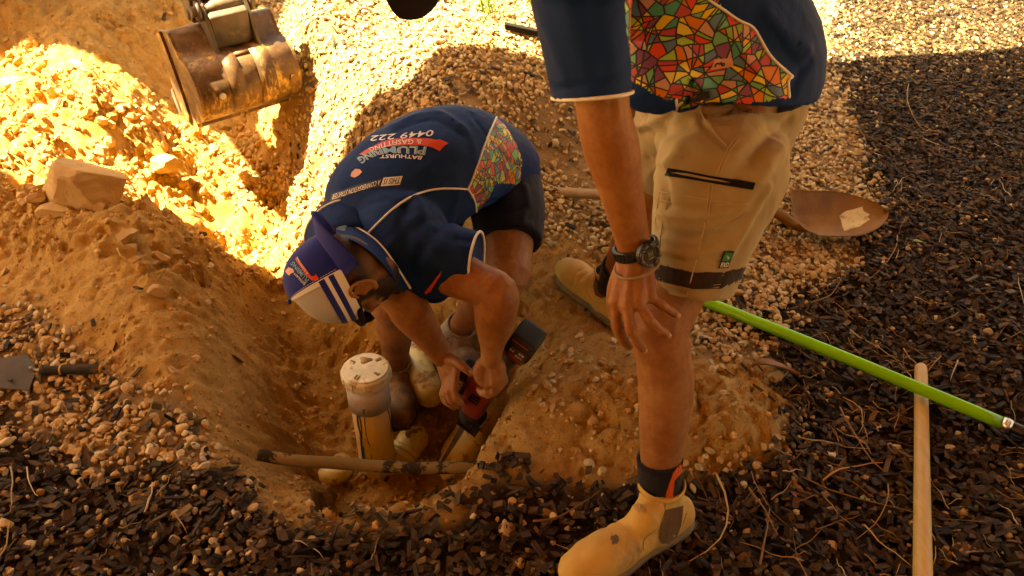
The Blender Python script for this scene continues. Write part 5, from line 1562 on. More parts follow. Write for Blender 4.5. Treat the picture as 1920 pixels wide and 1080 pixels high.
decal(shorts_a, tk, 'knee_band', M_KNEE, *poly_geo([(1215, 492), (1236, 496), (1300, 511), (1362, 510), (1388, 503), (1384, 520), (1352, 541), (1300, 542), (1236, 527), (1215, 520)], 4), None, .0010)
def cord(par, pts, r, mat, nm='seam', tr=None, off=.0007): return MB().add(*strip(tr or tk, pts, r, off, 4, 5)).build(nm, mat, par)
# stitching, seams and pockets
M_SEAM = m_cloth("khaki_seam", (0.40, 0.285, 0.165), 700, .85, .1)
for p_ in (s2([(935, 840), (985, 720), (1060, 620), (1100, 510)]), s2([(950, 842), (1000, 725), (1075, 625), (1118, 508)]), s2([(862, 495), (858, 540), (895, 600), (985, 702)]),
           s2([(905, 870), (915, 900), (900, 1000), (893, 1075)]), [(1330, 345), (1322, 420), (1305, 490), (1290, 545), (1282, 580)], [(1255, 370), (1242, 420), (1236, 470)], s2([(660, 925), (780, 945), (900, 965), (1085, 990)]), s2([(660, 925), (640, 1075)]),
           [(1340, 430), (1375, 415), (1400, 395)], [(1238, 375), (1300, 385), (1400, 382)]):
    cord(shorts_a, p_, .0012, M_SEAM)
for p_ in ([(1236, 499), (1300, 515), (1358, 511)], [(1236, 504), (1300, 520), (1356, 516)], [(1236, 521), (1300, 535), (1350, 533)], [(1236, 526), (1300, 540), (1348, 538)]): cord(shorts_a, p_, .0008, M_THREAD)
decs = lambda n, m_, V2, F, q=None, off=.0016, par=None: decal(par or shorts_a, tk, n, m_, V2, F, q, off)
zp = decs('zip_pocket', M_BLACKCL, *poly_geo(s2([(702, 808), (780, 822), (900, 846), (1010, 862), (1122, 882), (1108, 916), (1000, 898), (880, 876), (770, 858), (688, 846)]), 3), None, .0022)
decs('zip', M_KHAKI, *poly_geo(s2([(715, 828), (800, 836), (960, 868), (1000, 880), (900, 866), (780, 844)]), 2), None, .0040)
decs('back_pocket_zip', M_BLACKCL, *poly_geo(s2([(1225, 505), (1350, 478), (1340, 510), (1290, 532), (1222, 545)]), 2), None, .003)
decs('pocket_lining', plain('pocket_lining_cloth', (.31, .21, .12)), *poly_geo(s2([(880, 500), (1000, 500), (1098, 512), (1055, 610), (990, 690), (920, 610), (872, 550)]), 3), None, .0012)
for p_ in (s2([(1300, 478), (1270, 476), (1200, 486), (1110, 500)]),): cord(shorts_a, p_, .0016, M_SEAM)
s4b = lambda pts: crop(3.6, 1000, 400, pts)
decs('brand_tag', M_PBLACK, *poly_geo(s4b([(1280, 252), (1352, 252), (1310, 368), (1244, 370)]), 2), None, .0024)
decs('brand_tag', plain('tag_green', (.02, .22, .06)), *poly_geo(s4b([(1292, 260), (1344, 262), (1322, 318), (1270, 318)]), 2), None, .0032)
g, gf = text_geo('FXD', .02)
decs('brand_tag', M_PWHITE, g, gf, s4b([(1258, 362), (1306, 360), (1320, 326), (1268, 328)]), .0034)
decs('brand_tag', M_PWHITE, *poly_geo(s4b([(1304, 276), (1320, 290), (1306, 304), (1310, 292)]), 1), None, .0038)
hem_ax = (HEM - at(1304, 505, 1.575)).normalized()
# --- watch and hair band on the near wrist
aw = (W_A - E_A).normalized()
M_RESIN = plain('black_resin', (.014, .012, .012), .42); M_FACE = plain('watch_display', (.022, .020, .016), .12)
WC = at(1192, 466, 1.472) + V3(0, .0, 0)
# centre of the forearm at the watch
e1 = V3(.10, -.92, .35); e1 = (e1 - aw * e1.dot(aw)).normalized(); e2 = aw.cross(e1)
wa = root('wristwatch', None, None, (0, 0, 0)); del wa['label'], wa['category']
wa.location = WC - ma_root.location; wa.parent = ma_root
def wp(a, along, r=1.0): return WC + e1 * .0325 * r * math.cos(a) + e2 * .0385 * r * math.sin(a) + aw * along
rg = MB(); 
P = [wp(2 * pi * i / 36, 0) for i in range(37)]
rg.add(*loft(P, [(.0105, .0028)] * 37, tuple(aw), 8, 1, ex=4)).build('strap', M_RESIN, wa)
fc = wp(-.05 - .25, 0, 1.10); fn = (fc - WC).normalized(); fs = aw.cross(fn).normalized()
oct_ = [fc + aw * .0235 * math.cos(a) * (1.08 if i % 2 else 1) + fs * .0245 * math.sin(a) for i, a in enumerate([2 * pi * k / 16 for k in range(16)])]
MB().add(*prism(oct_, fn, .013, .002)).build('case', M_RESIN, wa, smooth=False)
for k in range(8):
    a = 2 * pi * (k + .5) / 8
    MB().add(*box(fc + (aw * math.cos(a) + fs * math.sin(a)) * .0195 + fn * .0075, (aw * math.cos(a) + fs * math.sin(a)) * .0035, (aw * -math.sin(a) + fs * math.cos(a)) * .0048, fn * .0026, .3)).build('bezel_block', M_RESIN, wa)
MB().add(*loft([fc + fn * .004, fc + fn * .0085], .0150, tuple(aw), 24, 1, 'f', 'f')).build('dial', M_FACE, wa, smooth=False)
M_DIG = plain('watch_digit_grey', (.10, .09, .07), .3)
for k, (a, b, la, lb) in enumerate([(-.003, -.004, .0045, .0012), (-.003, .0, .0045, .0012), (-.003, .004, .0045, .0012), (.006, 0, .0016, .0062)]):
    MB().add(*box(fc + aw * a + fs * b + fn * .0088, aw * la, fs * lb, fn * .0003)).build('digit', M_DIG, wa, smooth=False)
M_RSCREW = plain('case_screw', (.3, .26, .2), .3, .8)
for a in (.75, 2.4, 3.9, 5.5):
    MB().add(*loft([fc + (aw * math.cos(a) + fs * math.sin(a)) * .0185 + fn * .008, fc + (aw * math.cos(a) + fs * math.sin(a)) * .0185 + fn * .0105], .0014, tuple(aw), 8, 1, 'f', 'f')).build('screw', M_RSCREW, wa)
M_RING = plain('watch_red_mark', (.30, .03, .02), .4)
for sg in (-1, 1): MB().add(*box(fc + fs * .0195 * sg + fn * .0098, aw * .006, fs * .001, fn * .0006)).build('mark', M_RING, wa, smooth=False)
for k in range(9):
    for sg in (-1, 1):
        a = -.3 + sg * (.75 + k * .20)
        MB().add(*box(wp(a, 0, 1.10), aw * .0088, (wp(a + .05, 0) - wp(a - .05, 0)) * .8, (wp(a, 0) - WC).normalized() * .0012)).build('strap_link', M_RESIN, wa, smooth=False)
BC = at(1194, 498, 1.468)
Pb = [BC + e1 * .031 * math.cos(2 * pi * i / 40) + e2 * .0415 * math.sin(2 * pi * i / 40) + aw * .007 * math.cos(2 * pi * i / 40 - .2) for i in range(41)]
MB().add(*loft(Pb, .0030, tuple(aw), 8, 1)).build('hair_band', plain('tan_elastic', (.26, .17, .09), .7), ma_root)
# --- socks, boots
M_SOCKB = m_cloth("black_rib_sock", (.012, .010, .012), 400, .95, .1)
M_SOCKR = m_cloth("orange_red_rib_sock", (.62, .085, .02), 400, .95, .1)
M_BOOTT = worn("tan_nubuck", (0.54, 0.31, 0.075), dark=(0.42, 0.225, 0.05), dirt=(0.26, 0.155, 0.06), rough=.75, scale=13, dirt_lo=.54, dirt_hi=.74, bscale=160, bstr=.25)
M_SOLET = worn("tan_rubber_sole", (0.20, 0.125, 0.045), dirt=(0.07, 0.045, 0.02), rough=.8, dirt_lo=.5, dirt_hi=.65)
M_GUSS = m_cloth("brown_elastic", (0.13, 0.062, 0.022), 500, .9, .1)
M_TAB = plain('pull_tab_webbing', (.40, .24, .09), .8)
def tan_boot(heel, toe, atop, A_, K_):
    bt = root('boot', None, None, (0, 0, 0)); del bt['label'], bt['category']
    bt.location = Vector(heel) - ma_root.location; bt.parent = ma_root
    me, up_o, q = boot(bt, heel, toe, atop, [M_BOOTT, M_SOLET], 1)
    ud = (K_ - A_).normalized()
    sock(ma_root, A_ - ud * .03, A_ + ud * .105, .0445, M_SOCKB)
    rim_, n_ = [], 30
    ax_b = (Vector(atop) - (A_ - ud * .05)).normalized(); fd = (Vector(toe) - Vector(heel)).normalized(); fd = (fd - ax_b * fd.dot(ax_b)).normalized(); sd_b = ax_b.cross(fd)
    for i in range(n_ + 1):
        a = 2 * pi * i / n_
        rim_.append(Vector(atop) + fd * .051 * math.cos(a) + sd_b * .0455 * math.sin(a) + ax_b * (.004 + .010 * abs(math.cos(a)) ** 3))
    MB().add(*loft(rim_, [(.007, .0032)] * (n_ + 1), tuple(ax_b), 8, 1)).build('top_edge', M_BOOTT, bt)
    MB().add(*loft([Vector(atop) - ax_b * .004, Vector(atop) + ax_b * .002], [(.049, .044)] * 2, tuple(fd), 24, 1, 'f', 'f')).build('gap_shade', M_BLACKCL, bt)  # black disc standing in for the shaded gap round the sock
    return bt, me, q, up_o
bt1, meb1, q1, uo1 = tan_boot(V3(.398, 1.190, .022), V3(.108, 1.012, .022), AL_ + V3(.002, 0, .03), AL_, KN)
tb1 = bvh(meb1)
s5 = lambda pts: crop(2.4545, 1020, 640, pts)
decal(uo1, tb1, 'elastic_gusset', M_GUSS, *poly_geo(s5([(558, 775), (640, 755), (636, 800), (628, 850), (608, 900), (570, 930), (540, 928), (526, 900), (535, 840), (550, 800)]), 3), None, .0016)
for p_ in (s5([(560, 740), (552, 800), (530, 850), (480, 890), (458, 920), (456, 955), (475, 985), (520, 990)]), s5([(526, 900), (540, 932), (580, 930), (615, 905), (636, 850), (655, 790)]), s5([(520, 990), (600, 955), (670, 880)]), s5([(440, 680), (500, 735), (556, 742)])):
    MB().add(*strip(tb1, p_, .0013, .0006, 4, 5)).build('seam', M_TAB, uo1)
decal(uo1, tb1, 'stain', plain('oil_stain', (.13, .075, .03), .6), *poly_geo(s5([(306, 902), (312, 894), (322, 896), (328, 889), (338, 893), (346, 901), (341, 909), (346, 916), (337, 922), (333, 934), (325, 930), (318, 938), (311, 928), (314, 918), (305, 912)]), 2), None, .0008)
if 0: decal(uo1, tb1, 'toe_scuff', worn('toe_scuff_dirt', (.24, .14, .055), dirt=None, rough=.8), *poly_geo(s5([(62, 1010), (80, 985), (110, 975), (140, 1000), (155, 1035), (165, 1075), (120, 1078), (70, 1060)]), 3), None, .0009)
udA = (KN - AL_).normalized()
# pull tabs: a loop at the front and one standing up at the heel
def tab(par, base, out, w, L=.03):
    base, out, w = Vector(base), Vector(out).normalized(), Vector(w).normalized()
    P = [base, base + out * .006 + V3(0, 0, L * .6), base + out * .014 + V3(0, 0, L), base + out * .022 + V3(0, 0, L * .6), base + out * .018]
    return MB().add(*loft(P, [(.0015, .0085)] * 5, tuple(out), 8, 4, 'f', 'f')).build('pull_tab', M_TAB, par, smooth=False)
tab(bt1, at(1276, 905, 1.755), (.9, .15, .1), (0, 1, 0), .034)
tab(bt1, at(1206, 950, 1.69), (-.7, -.5, .1), (.5, -.8, 0), .012)
# orange stripe of the sock
sc_ = []
for (u_, v_) in s5([(592, 600), (635, 562), (628, 600), (600, 660), (590, 780), (556, 776), (560, 700), (592, 650)]): sc_.append((u_, v_))
all_s = [o for o in ma_root.children if o.name.startswith('sock')]
so1 = all_s[0]; mo_ = so1.data
ts1 = bvh(mo_)
decal(so1, ts1, 'stripe', M_SOCKR, *poly_geo(s5([(594, 602), (632, 564), (634, 600), (600, 640), (594, 700), (592, 776), (552, 778), (560, 700), (596, 655)]), 3), None, .0012)
bt2, meb2, q2, uo2 = tan_boot(V3(.335, 1.91, .012), V3(.165, 2.195, .012), AR_ + V3(-.005, .01, .035), AR_, KNR)
tb2 = bvh(meb2)
decal(uo2, tb2, 'elastic_gusset', M_GUSS, *poly_geo(s4b([(430, 400), (520, 450), (524, 520), (500, 560), (460, 572), (420, 550), (405, 490)]), 3), None, .0016)
for p_ in (s4b([(440, 330), (400, 400), (362, 450), (362, 520), (400, 590), (470, 600)]), s4b([(405, 490), (420, 552), (460, 574), (500, 562)])):
    MB().add(*strip(tb2, p_, .0013, .0006, 4, 5)).build('seam', M_TAB, uo2)
tab(bt2, at(1122, 492, 2.36), (-.5, .6, .1), (.8, .5, 0), .03)
# ------------------------------------------------------------------ pipes in the hole
M_PVC = worn("cream_pvc", (0.74, 0.60, 0.26), dark=(0.64, 0.50, 0.20), dirt=(0.30, 0.155, 0.055), rough=.42, scale=16, dirt_lo=.52, dirt_hi=.6)
M_PVCW = worn("white_pvc", (0.70, 0.65, 0.56), dirt=(0.36, 0.20, 0.08), rough=.4, scale=10, dirt_lo=.56, dirt_hi=.74)
M_PVCP = worn("pale_pvc_pipe", (0.68, 0.56, 0.33), dark=(.58, .46, .25), dirt=(0.38, 0.22, 0.09), rough=.45, scale=6, dirt_lo=.55, dirt_hi=.85)
M_CAPL = worn("cream_pvc_cap", (0.76, 0.63, 0.36), dirt=(0.36, 0.20, 0.08), rough=.45, scale=26, dirt_lo=.55, dirt_hi=.62)
rx, ry, rt = at(685, 690, 2.29)[:3]
ri = root('standpipe', 'upright white plastic pipe with a cream screw cap and blue glue runs', 'pipe', (rx, ry, -.5))
Z3 = V3(0, 0, 1)
def cyl(r, z0, z1, seg=48, cx=rx, cy=ry): return loft([(cx, cy, z0), (cx, cy, z1)], r, (1, 0, 0), seg, 1, 'f', 'f')
def lathe(prof, cx, cy, seg=48, wob_=None):
    V, F = [], []
    for (r, z) in prof:
        for i in range(seg):
            a = 2 * pi * i / seg; V.append((cx + r * math.cos(a), cy + r * math.sin(a), z))
    for j in range(len(prof) - 1):
        for i in range(seg):
            k = (i + 1) % seg; F.append((j * seg + i, j * seg + k, (j + 1) * seg + k, (j + 1) * seg + i))
    V.append((cx, cy, prof[-1][1])); c = len(V) - 1; o = (len(prof) - 1) * seg
    F += [(o + i, o + (i + 1) % seg, c) for i in range(seg)]
    return V, F
pv, pf = lathe([(.0555, -.52), (.0555, -.11)], rx, ry)
pipe_o = MB().add(pv, pf).build('pipe', M_PVCP, ri); tpipe = bvh(pipe_o.data)
cpv, cpf = lathe([(.0560, -.135), (.0622, -.133), (.0625, -.06), (.0600, -.052), (.0625, -.048), (.0628, -.030), (.058, -.026)], rx, ry)
co_o = MB().add(cpv, cpf).build('coupling', M_PVCW, ri); tco = bvh(co_o.data)
cpo = MB().add(*lathe([(.058, -.040), (.0695, -.038), (.0712, -.034), (.0712, -.010), (.069, -.005), (.066, -.003), (.0655, .0), (.064, .002), (.02, .0035)], rx, ry, 72)).build('screw_cap', M_CAPL, ri, smooth=False)
for k in range(12):
    a = 2 * pi * k / 12 + .1
    MB().add(*box((rx + .0715 * math.cos(a), ry + .0715 * math.sin(a), -.022), (math.cos(a) * .0016, math.sin(a) * .0016, 0), (-math.sin(a) * .0022, math.cos(a) * .0022, 0), (0, 0, .015), .3)).build('rib', M_CAPL, cpo, smooth=False)
M_SLOT = plain('slot_brown', (.24, .14, .055), .9)  # brown for the cap slots and the marks on the coupling
for a in (2.6, .75, 4.3, 5.6):
    c = V3(rx + .046 * math.cos(a), ry + .046 * math.sin(a), .0035); e = V3(math.cos(a), math.sin(a), 0); f = V3(-e.y, e.x, 0)
    MB().add(*box(c, e * .008, f * .0035, Z3 * .0012)).build('slot', M_SLOT, cpo, smooth=False)
    MB().add(*box(c + f * .006 + Z3 * .001, e * .009, f * .0018, Z3 * .0022, .3)).build('lug', M_CAPL, cpo)
clp = []
for i in range(18):
    a = 2 * pi * i / 18; r_ = .017 * (1 + .25 * math.sin(3 * a + 1)); clp.append((rx - .004 + r_ * math.cos(a), ry + .03 + r_ * .8 * math.sin(a), .0042))
MB().add(*prism(clp, Z3, .0014)).build('clay_smear', plain('dried_clay', (.40, .24, .11), .95), cpo)
s3b = lambda pts: crop(4.155, 620, 640, pts)
M_BLUE = plain('blue_pipe_glue', (.03, .13, .30), .35)
for pts, r in (([(208, 580), (215, 650), (235, 720), (240, 800), (255, 930)], .0030), ([(225, 585), (240, 660), (242, 740)], .0022), ([(262, 590), (270, 680), (285, 760), (305, 815)], .0012),
               ([(240, 740), (262, 760), (300, 800)], .0010), ([(255, 820), (262, 880), (270, 930)], .0020), ([(315, 880), (318, 930)], .0012), ([(440, 530), (458, 580), (465, 640), (470, 700)], .0020), ([(410, 920), (413, 935)], .002)):
    V, F = strip(tpipe, s3b(pts), r, .0003, 4, 6, [(.0006, r)] * 999 if False else None)
    MB().add(V, F).build('glue_run', M_BLUE, ri)
ringp = [(rx + .0568 * math.cos(a), ry + .0568 * math.sin(a), -.1365) for a in [2 * pi * i / 40 for i in range(41)]]
MB().add(*loft(ringp, .0016, (0, 0, 1), 6, 1)).build('glue_ring', M_BLUE, ri)
MB().add(*lay(tco, *grid_geo(2, 4), s3b([(250, 575), (272, 575), (270, 527), (248, 527)]), .0006)).build('barcode', M_SLOT, co_o, smooth=False)
g, gf = text_geo('DWV')
MB().add(*lay(tco, g, gf, s3b([(300, 570), (300, 530), (285, 530), (285, 570)]), .0008)).build('moulded_mark', M_SLOT, co_o, smooth=False)

dp = root('drain_pipe', 'dirty cream drain pipe with a bend, half buried in the hole beside the upright pipe', 'pipe', tuple(atz(780, 850, -.4)))
MB().add(*loft([atz(735, 872, -.42), atz(752, 858, -.41), atz(772, 826, -.39), atz(800, 780, -.36), atz(835, 735, -.33)], .050, (0, 0, 1), 24, 5)).build('pipe', M_PVC, dp)
a0, a1 = atz(752, 858, -.41), atz(772, 826, -.39)
ax_ = (a1 - a0).normalized()
for k, rr in ((.0, .0575), (.022, .0565)):
    MB().add(*loft([a0 + ax_ * (k - .012), a0 + ax_ * (k + .006)], rr, (0, 0, 1), 28, 1, 'f', 'f')).build('collar', M_PVC, dp)
dq = root('drain_elbow', 'bright cream pipe elbow at the saw blade under the thin crossing pipe', 'pipe', tuple(atz(870, 850, -.42)))
MB().add(*loft([atz(838, 900, -.44), atz(852, 872, -.415), atz(866, 846, -.40)], .050, (0, 0, 1), 28, 6)).build('pipe', M_PVC, dq)
MB().add(*loft([atz(862, 852, -.40), atz(880, 826, -.385), atz(893, 800, -.375)], .061, (0, 0, 1), 28, 6)).build('elbow', M_PVC, dq)
dr = root('buried_pipe', 'mud smeared cream pipe curving down between the two boots of the bending man', 'pipe', tuple(at(783, 690, 2.6)))
MB().add(*loft([at(768, 640, 2.72), at(775, 668, 2.66), at(788, 700, 2.6), at(806, 735, 2.56)], .049, (0, 0, 1), 24, 5)).build('pipe', M_PVC, dr)
ds = root('pipe_end', 'scrap of yellowed pipe showing through the soil in front of the thin crossing pipe', 'pipe', tuple(atz(622, 890, -.36)))
MB().add(*loft([atz(604, 898, -.40), atz(622, 892, -.37), atz(640, 884, -.40)], .035, (0, 0, 1), 16, 4)).build('pipe', M_PVC, ds)
M_CLAYPIPE = worn("clay_coated_pipe", (0.20, 0.125, 0.05), dark=(0.13, 0.08, 0.03), dirt=(0.028, 0.018, 0.010), rough=.9, scale=14, dirt_lo=.55, dirt_hi=.58, spec=.1, bscale=60, bstr=.5)
o = MB().add(*loft([atz(486, 852, -.01), atz(540, 862, -.02), atz(640, 869, -.025), atz(760, 877, -.02), atz(882, 876, -.0), atz(912, 872, -.0)], .0155, (0, 0, 1), 18, 5, 'f', 'r')).build('water_pipe', M_CLAYPIPE, None, origin=tuple(atz(680, 870, -.05)), label='thin clay caked black pipe spanning the hole in front of the upright pipe', cat='pipe')

# ------------------------------------------------------------------ reciprocating saw
A0, A1 = at(985, 640, 1.99), at(876, 792, 2.27)
sd_ = (A1 - A0).normalized(); SL = (A1 - A0).length
vn_ = (V3(0, 0, CAM_H) - A0).normalized(); sn = (vn_ - sd_ * vn_.dot(sd_)).normalized(); sx_ = sd_.cross(sn)
sw = root('power_saw', 'dark red and black cordless saw held against the pipes in the hole', 'power saw', tuple(A0))
def sp_(a, b, c=0): return A0 + sd_ * a + sx_ * b + sn * c
M_SRED = worn("saw_red_plastic", (0.20, 0.018, 0.008), dirt=(.12, .05, .02), rough=.45, dirt_lo=.55, dirt_hi=.75)
M_SBLK = worn("saw_black_rubber", (0.022, 0.018, 0.016), dirt=(.12, .065, .03), rough=.6, dirt_lo=.55, dirt_hi=.8, spec=.12)
bat = MB().add(*box(sp_(.0, .0, 0), sd_ * .036, sx_ * .036, sn * .038, .18)).build('battery', M_SBLK, sw)
MB().add(*box(sp_(-.02, .006, .0385), sd_ * .002, sx_ * .024, sn * .0012)).build('stripe', M_SRED, bat, smooth=False)
MB().add(*box(sp_(.012, -.004, .0385), sd_ * .013, sx_ * .024, sn * .0008)).build('battery_label', plain('battery_label_dark', (.05, .012, .008), .4), bat, smooth=False)
def flatxt(txt, a, b, c, la, lb, par, mat=None, th=.0):
    V2, F2 = text_geo(txt, .01)
    V = [sp_(a, b, c) + (sx_ * -1 if th == 0 else sd_) * 0 + sx_ * (.5 - q[0]) * -lb * (1) + sd_ * (q[1] - .5) * -la * (1) for q in V2]
    return MB().add(V, F2).build('print', mat or M_PWHITE, par, smooth=False)
flatxt('M18', .008, -.012, .0400, .008, .014, bat); flatxt('LITHIUM', .020, -.010, .0400, .005, .020, bat); flatxt('5.0', .012, .014, .0400, .008, .012, bat)
MB().add(*loft([sp_(.03, 0, 0), sp_(.06, .0, -.005), sp_(.13, .006, -.01), sp_(.18, .004, -.006)], [(.034, .030), (.022, .020), (.021, .019), (.036, .032)], tuple(sn), 18, 5)).build('rear_handle', M_SBLK, sw)
MB().add(*loft([sp_(.028, 0, 0), sp_(.05, 0, 0)], [(.037, .036), (.033, .032)], tuple(sn), 18, 2, 'f', 'f', 4)).build('battery_foot', M_SRED, sw)
MB().add(*loft([sp_(.185, .022, 0), sp_(.215, .030, 0), sp_(.27, .022, 0), sp_(.325, .010, 0), sp_(.35, .004, 0)], [(.036, .040), (.040, .046), (.037, .042), (.031, .034), (.026, .028)], tuple(sn), 24, 4, 'f', 'f', 3.4)).build('motor_body', M_SRED, sw)
mh = MB().add(*box(sp_(.245, .074, .002), sd_ * .040, sx_ * .026, sn * .034, .28)).build('motor_cover', M_SBLK, sw)
MB().add(*box(sp_(.245, .074, .0365), sd_ * .022, sx_ * .011, sn * .001)).build('badge', M_SRED, mh, smooth=False)
V2, F2 = text_geo('FUEL', .02)
MB().add([sp_(.245 + (q[0] - .5) * .034, .074 + (q[1] - .5) * .012, .0380) for q in V2], F2).build('print', M_PWHITE, mh, smooth=False)
for k in range(3): MB().add(*box(sp_(.24 + k * .012, .02, .042), sd_ * .0018, sx_ * .014, sn * .002)).build('vent', M_SBLK, sw, smooth=False)
MB().add(*loft([sp_(.345, 0, 0), sp_(.375, 0, 0), sp_(.40, 0, 0)], [(.030, .034), (.029, .032), (.020, .022)], tuple(sn), 20, 4, 'f', 'f', 3)).build('nose', M_SBLK, sw)
for k in (.35, .362): MB().add(*loft([sp_(k, 0, 0), sp_(k + .004, 0, 0)], [(.0325, .0365)] * 2, tuple(sn), 20, 1, 'f', 'f', 3)).build('rubber_ring', M_SBLK, sw)
M_SSTEEL = worn("saw_steel", (.32, .29, .25), rough=.35, metal=.8, dirt=(.25, .14, .05), dirt_lo=.55, dirt_hi=.75)
MB().add(*box(sp_(.417, -.008, .0), sd_ * .0025, sx_ * .034, sn * .018, .3)).build('shoe', M_SBLK, sw)
for q in (-1, 1): MB().add(*box(sp_(.403, .008 * q - .006, -.004), sd_ * .016, sx_ * .003, sn * .008)).build('shoe_arm', M_SBLK, sw, smooth=False)
b0 = sp_(.40, .004, 0); b1 = at(829, 868, 2.43)
bd = (b1 - b0); bs = bd.normalized().cross(sn)
pl = [b0 + bs * .010, b1 + bs * .006, b1 - bs * .002 + bd.normalized() * .006, b0 - bs * .010]
bl_ = MB().add(*prism(pl, sn, .0014)).build('blade', M_SSTEEL, sw, smooth=False)
tm = MB()
for k in range(34):
    c = b0 - bs * .010 + (b1 - bs * .002 - b0 + bs * .010) * ((k + .5) / 34)
    tm.add(*prism([c + bd.normalized() * .0016, c - bs * .0022, c - bd.normalized() * .0016], sn, .0012))
tm.build('teeth', M_SSTEEL, bl_, smooth=False, kind='stuff')

# ------------------------------------------------------------------ tools on the ground
def gz(u, v, h=0.0):
    """the place on the ground measured at photo pixel u, v, raised by h"""
    p = atz(u, v, 0.0)
    for _ in range(8): p = atz(u, v, float(height(p.x, p.y)) + h)
    return p
M_WOOD = worn("tool_handle_wood", (0.58, 0.35, 0.09), dark=(0.46, 0.25, 0.055), dirt=(0.26, 0.13, 0.04), rough=.5, scale=10, stretch=(5, .8, 3), dirt_lo=.62, dirt_hi=.78, bscale=40, bstr=.25)
M_OLDWOOD = worn("weathered_handle_wood", (0.34, 0.20, 0.10), dark=(.22, .12, .055), dirt=(.42, .26, .12), rough=.75, scale=10, stretch=(.8, 5, 5), dirt_lo=.55, dirt_hi=.75)
g0, g1 = gz(1727, 690, .02), gz(1731, 1150, .02)
wd = root('wooden_handle', 'bare pale wooden tool handle lying under the green pole at lower right', 'tool handle', tuple(g0))
MB().add(*loft([g0 + V3(0, 0, -.002), lerp(g0, g1, .1), lerp(g0, g1, .55), g1], [.0165, .0175, .0185, .0205], (0, 0, 1), 22, 6)).build('shaft', M_WOOD, wd)
def m_green():
    m, t, p = nt("green_tube")
    v = coord(t)
    c = mix(t, ramp(t, noise(t, 4, 3, .5, v), [(.3, 0.), (.7, 1.)]), (.14, .42, .012), (.20, .55, .02))
    c = mix(t, ramp(t, noise(t, 60, 8, .8, coord(t, (.6, 1, 1)), .5), [(.63, 0.), (.70, .6)]), c, (.42, .34, .12))
    t.links.new(c, p.inputs['Base Color']); p.inputs['Roughness'].default_value = .3
    bump(t, p, noise(t, 80, 4, .6, v), .1, .001)
    return m
M_GREEN = m_green()
q0, q1, q2 = gz(1300, 556, .03), gz(1728, 735, .065), gz(1888, 797, .05)
q0 = q0; d_g = (q2 - q0)
gp = root('green_pole', 'bright green tool pole with a steel ferrule running from behind the knee to right', 'tool pole', tuple(q0))
qm = lerp(q0, q2, .5)
MB().add(*loft([q0 - d_g * .12, q0, qm + V3(0, 0, .004), q2], .0165, (0, 0, 1), 26, 5, 'f', 'f')).build('tube', M_GREEN, gp)
dg_ = d_g.normalized()
M_FERR = plain('polished_ferrule', (.62, .54, .42), .2, .9)
MB().add(*loft([q2 - dg_ * .012, q2 + dg_ * .010], .0182, (0, 0, 1), 26, 1, 'f', 'f')).build('ferrule', M_FERR, gp)
MB().add(*loft([q2 - dg_ * .002, q2 + dg_ * .0015], .0192, (0, 0, 1), 26, 1, 'f', 'f')).build('ferrule_bead', M_FERR, gp)
MB().add(*loft([q2, q2 + dg_ * .2, q2 + dg_ * .4], .0148, (0, 0, 1), 22, 2)).build('grip', plain('black_grip', (.015, .012, .010), .35), gp)
# round point shovel
M_RUST = worn("rusty_shovel_steel", (0.25, 0.108, 0.022), dark=(0.12, 0.052, 0.012), dirt=(0.30, 0.15, 0.045), rough=.55, spec=.12, metal=.0, scale=7, dirt_lo=.48, dirt_hi=.75)
sv = root('shovel', 'rusty round point shovel with a long wooden handle lying across the gravel', 'shovel', tuple(gz(1500, 410, .02)))
h0, h1, h2 = gz(960, 356, .16), gz(1180, 368, .15), gz(1418, 386, .11)
MB().add(*loft([h0, h1, h2], .0175, (0, 0, 1), 18, 6)).build('handle', M_OLDWOOD, sv)
k0 = gz(1500, 430, .05)
MB().add(*loft([h2 - (h2 - h1).normalized() * .05, h2, gz(1455, 398, .085), gz(1498, 425, .05), gz(1535, 428, .03)], [.020, .0205, .019, (.016, .024), (.006, .020)], (0, 0, 1), 20, 6)).build('socket', M_RUST, sv)
c0, c1 = gz(1494, 412, .07), gz(1664, 398, .045)        # heel of the blade to its point
bx = (c1 - c0); BL = bx.length; bx.normalize(); by = (V3(0, 0, 1).cross(bx).normalized() + V3(0, 0, .42)).normalized(); by = (by - bx * by.dot(bx)).normalized(); bz = bx.cross(by)
if bz.z < 0: bz = -bz
V, F = [], []
nu, nv = 26, 20
for th in (0, 1):
    for i in range(nu + 1):
        t_ = i / nu
        w_ = .104 * (1 - max(0, (t_ - .40) / .60) ** 1.9) ** .72 * (1 - .06 * (1 - t_)) + .001
        for j in range(nv + 1):
            s_ = (j / nv - .5) * 2
            dish = .046 * s_ * s_ * (1 - t_ * .75) + .012 * (t_ - .5) ** 2 * 4 * .6
            groove = -.010 * math.exp(-(s_ / .16) ** 2) * max(0, 1 - t_ * 2.2) * -1
            fold_ = .012 * max(0, (.06 - t_) / .06) * (abs(s_) > .2)
            p = c0 + bx * (BL * (-.02 + 1.02 * t_)) + by * w_ * s_ + bz * (dish + groove + fold_ - .012) - bz * (.0022 * th)
            V.append(p)
n1 = (nu + 1) * (nv + 1)
for i in range(nu):
    for j in range(nv):
        b = i * (nv + 1) + j; F += [(b, b + 1, b + nv + 2, b + nv + 1), (n1 + b, n1 + b + nv + 1, n1 + b + nv + 2, n1 + b + 1)]
for j in range(nv):
    for b in (j, nu * (nv + 1) + j): F.append((b, b + 1, n1 + b + 1, n1 + b))
for i in range(nu):
    for b in (i * (nv + 1), i * (nv + 1) + nv): F.append((b, b + nv + 1, n1 + b + nv + 1, n1 + b))
bld = MB().add(V, F).build('blade', M_RUST, sv); tbl = bvh(bld.data)
s8 = lambda pts: crop(2.92, 1360, 330, pts)
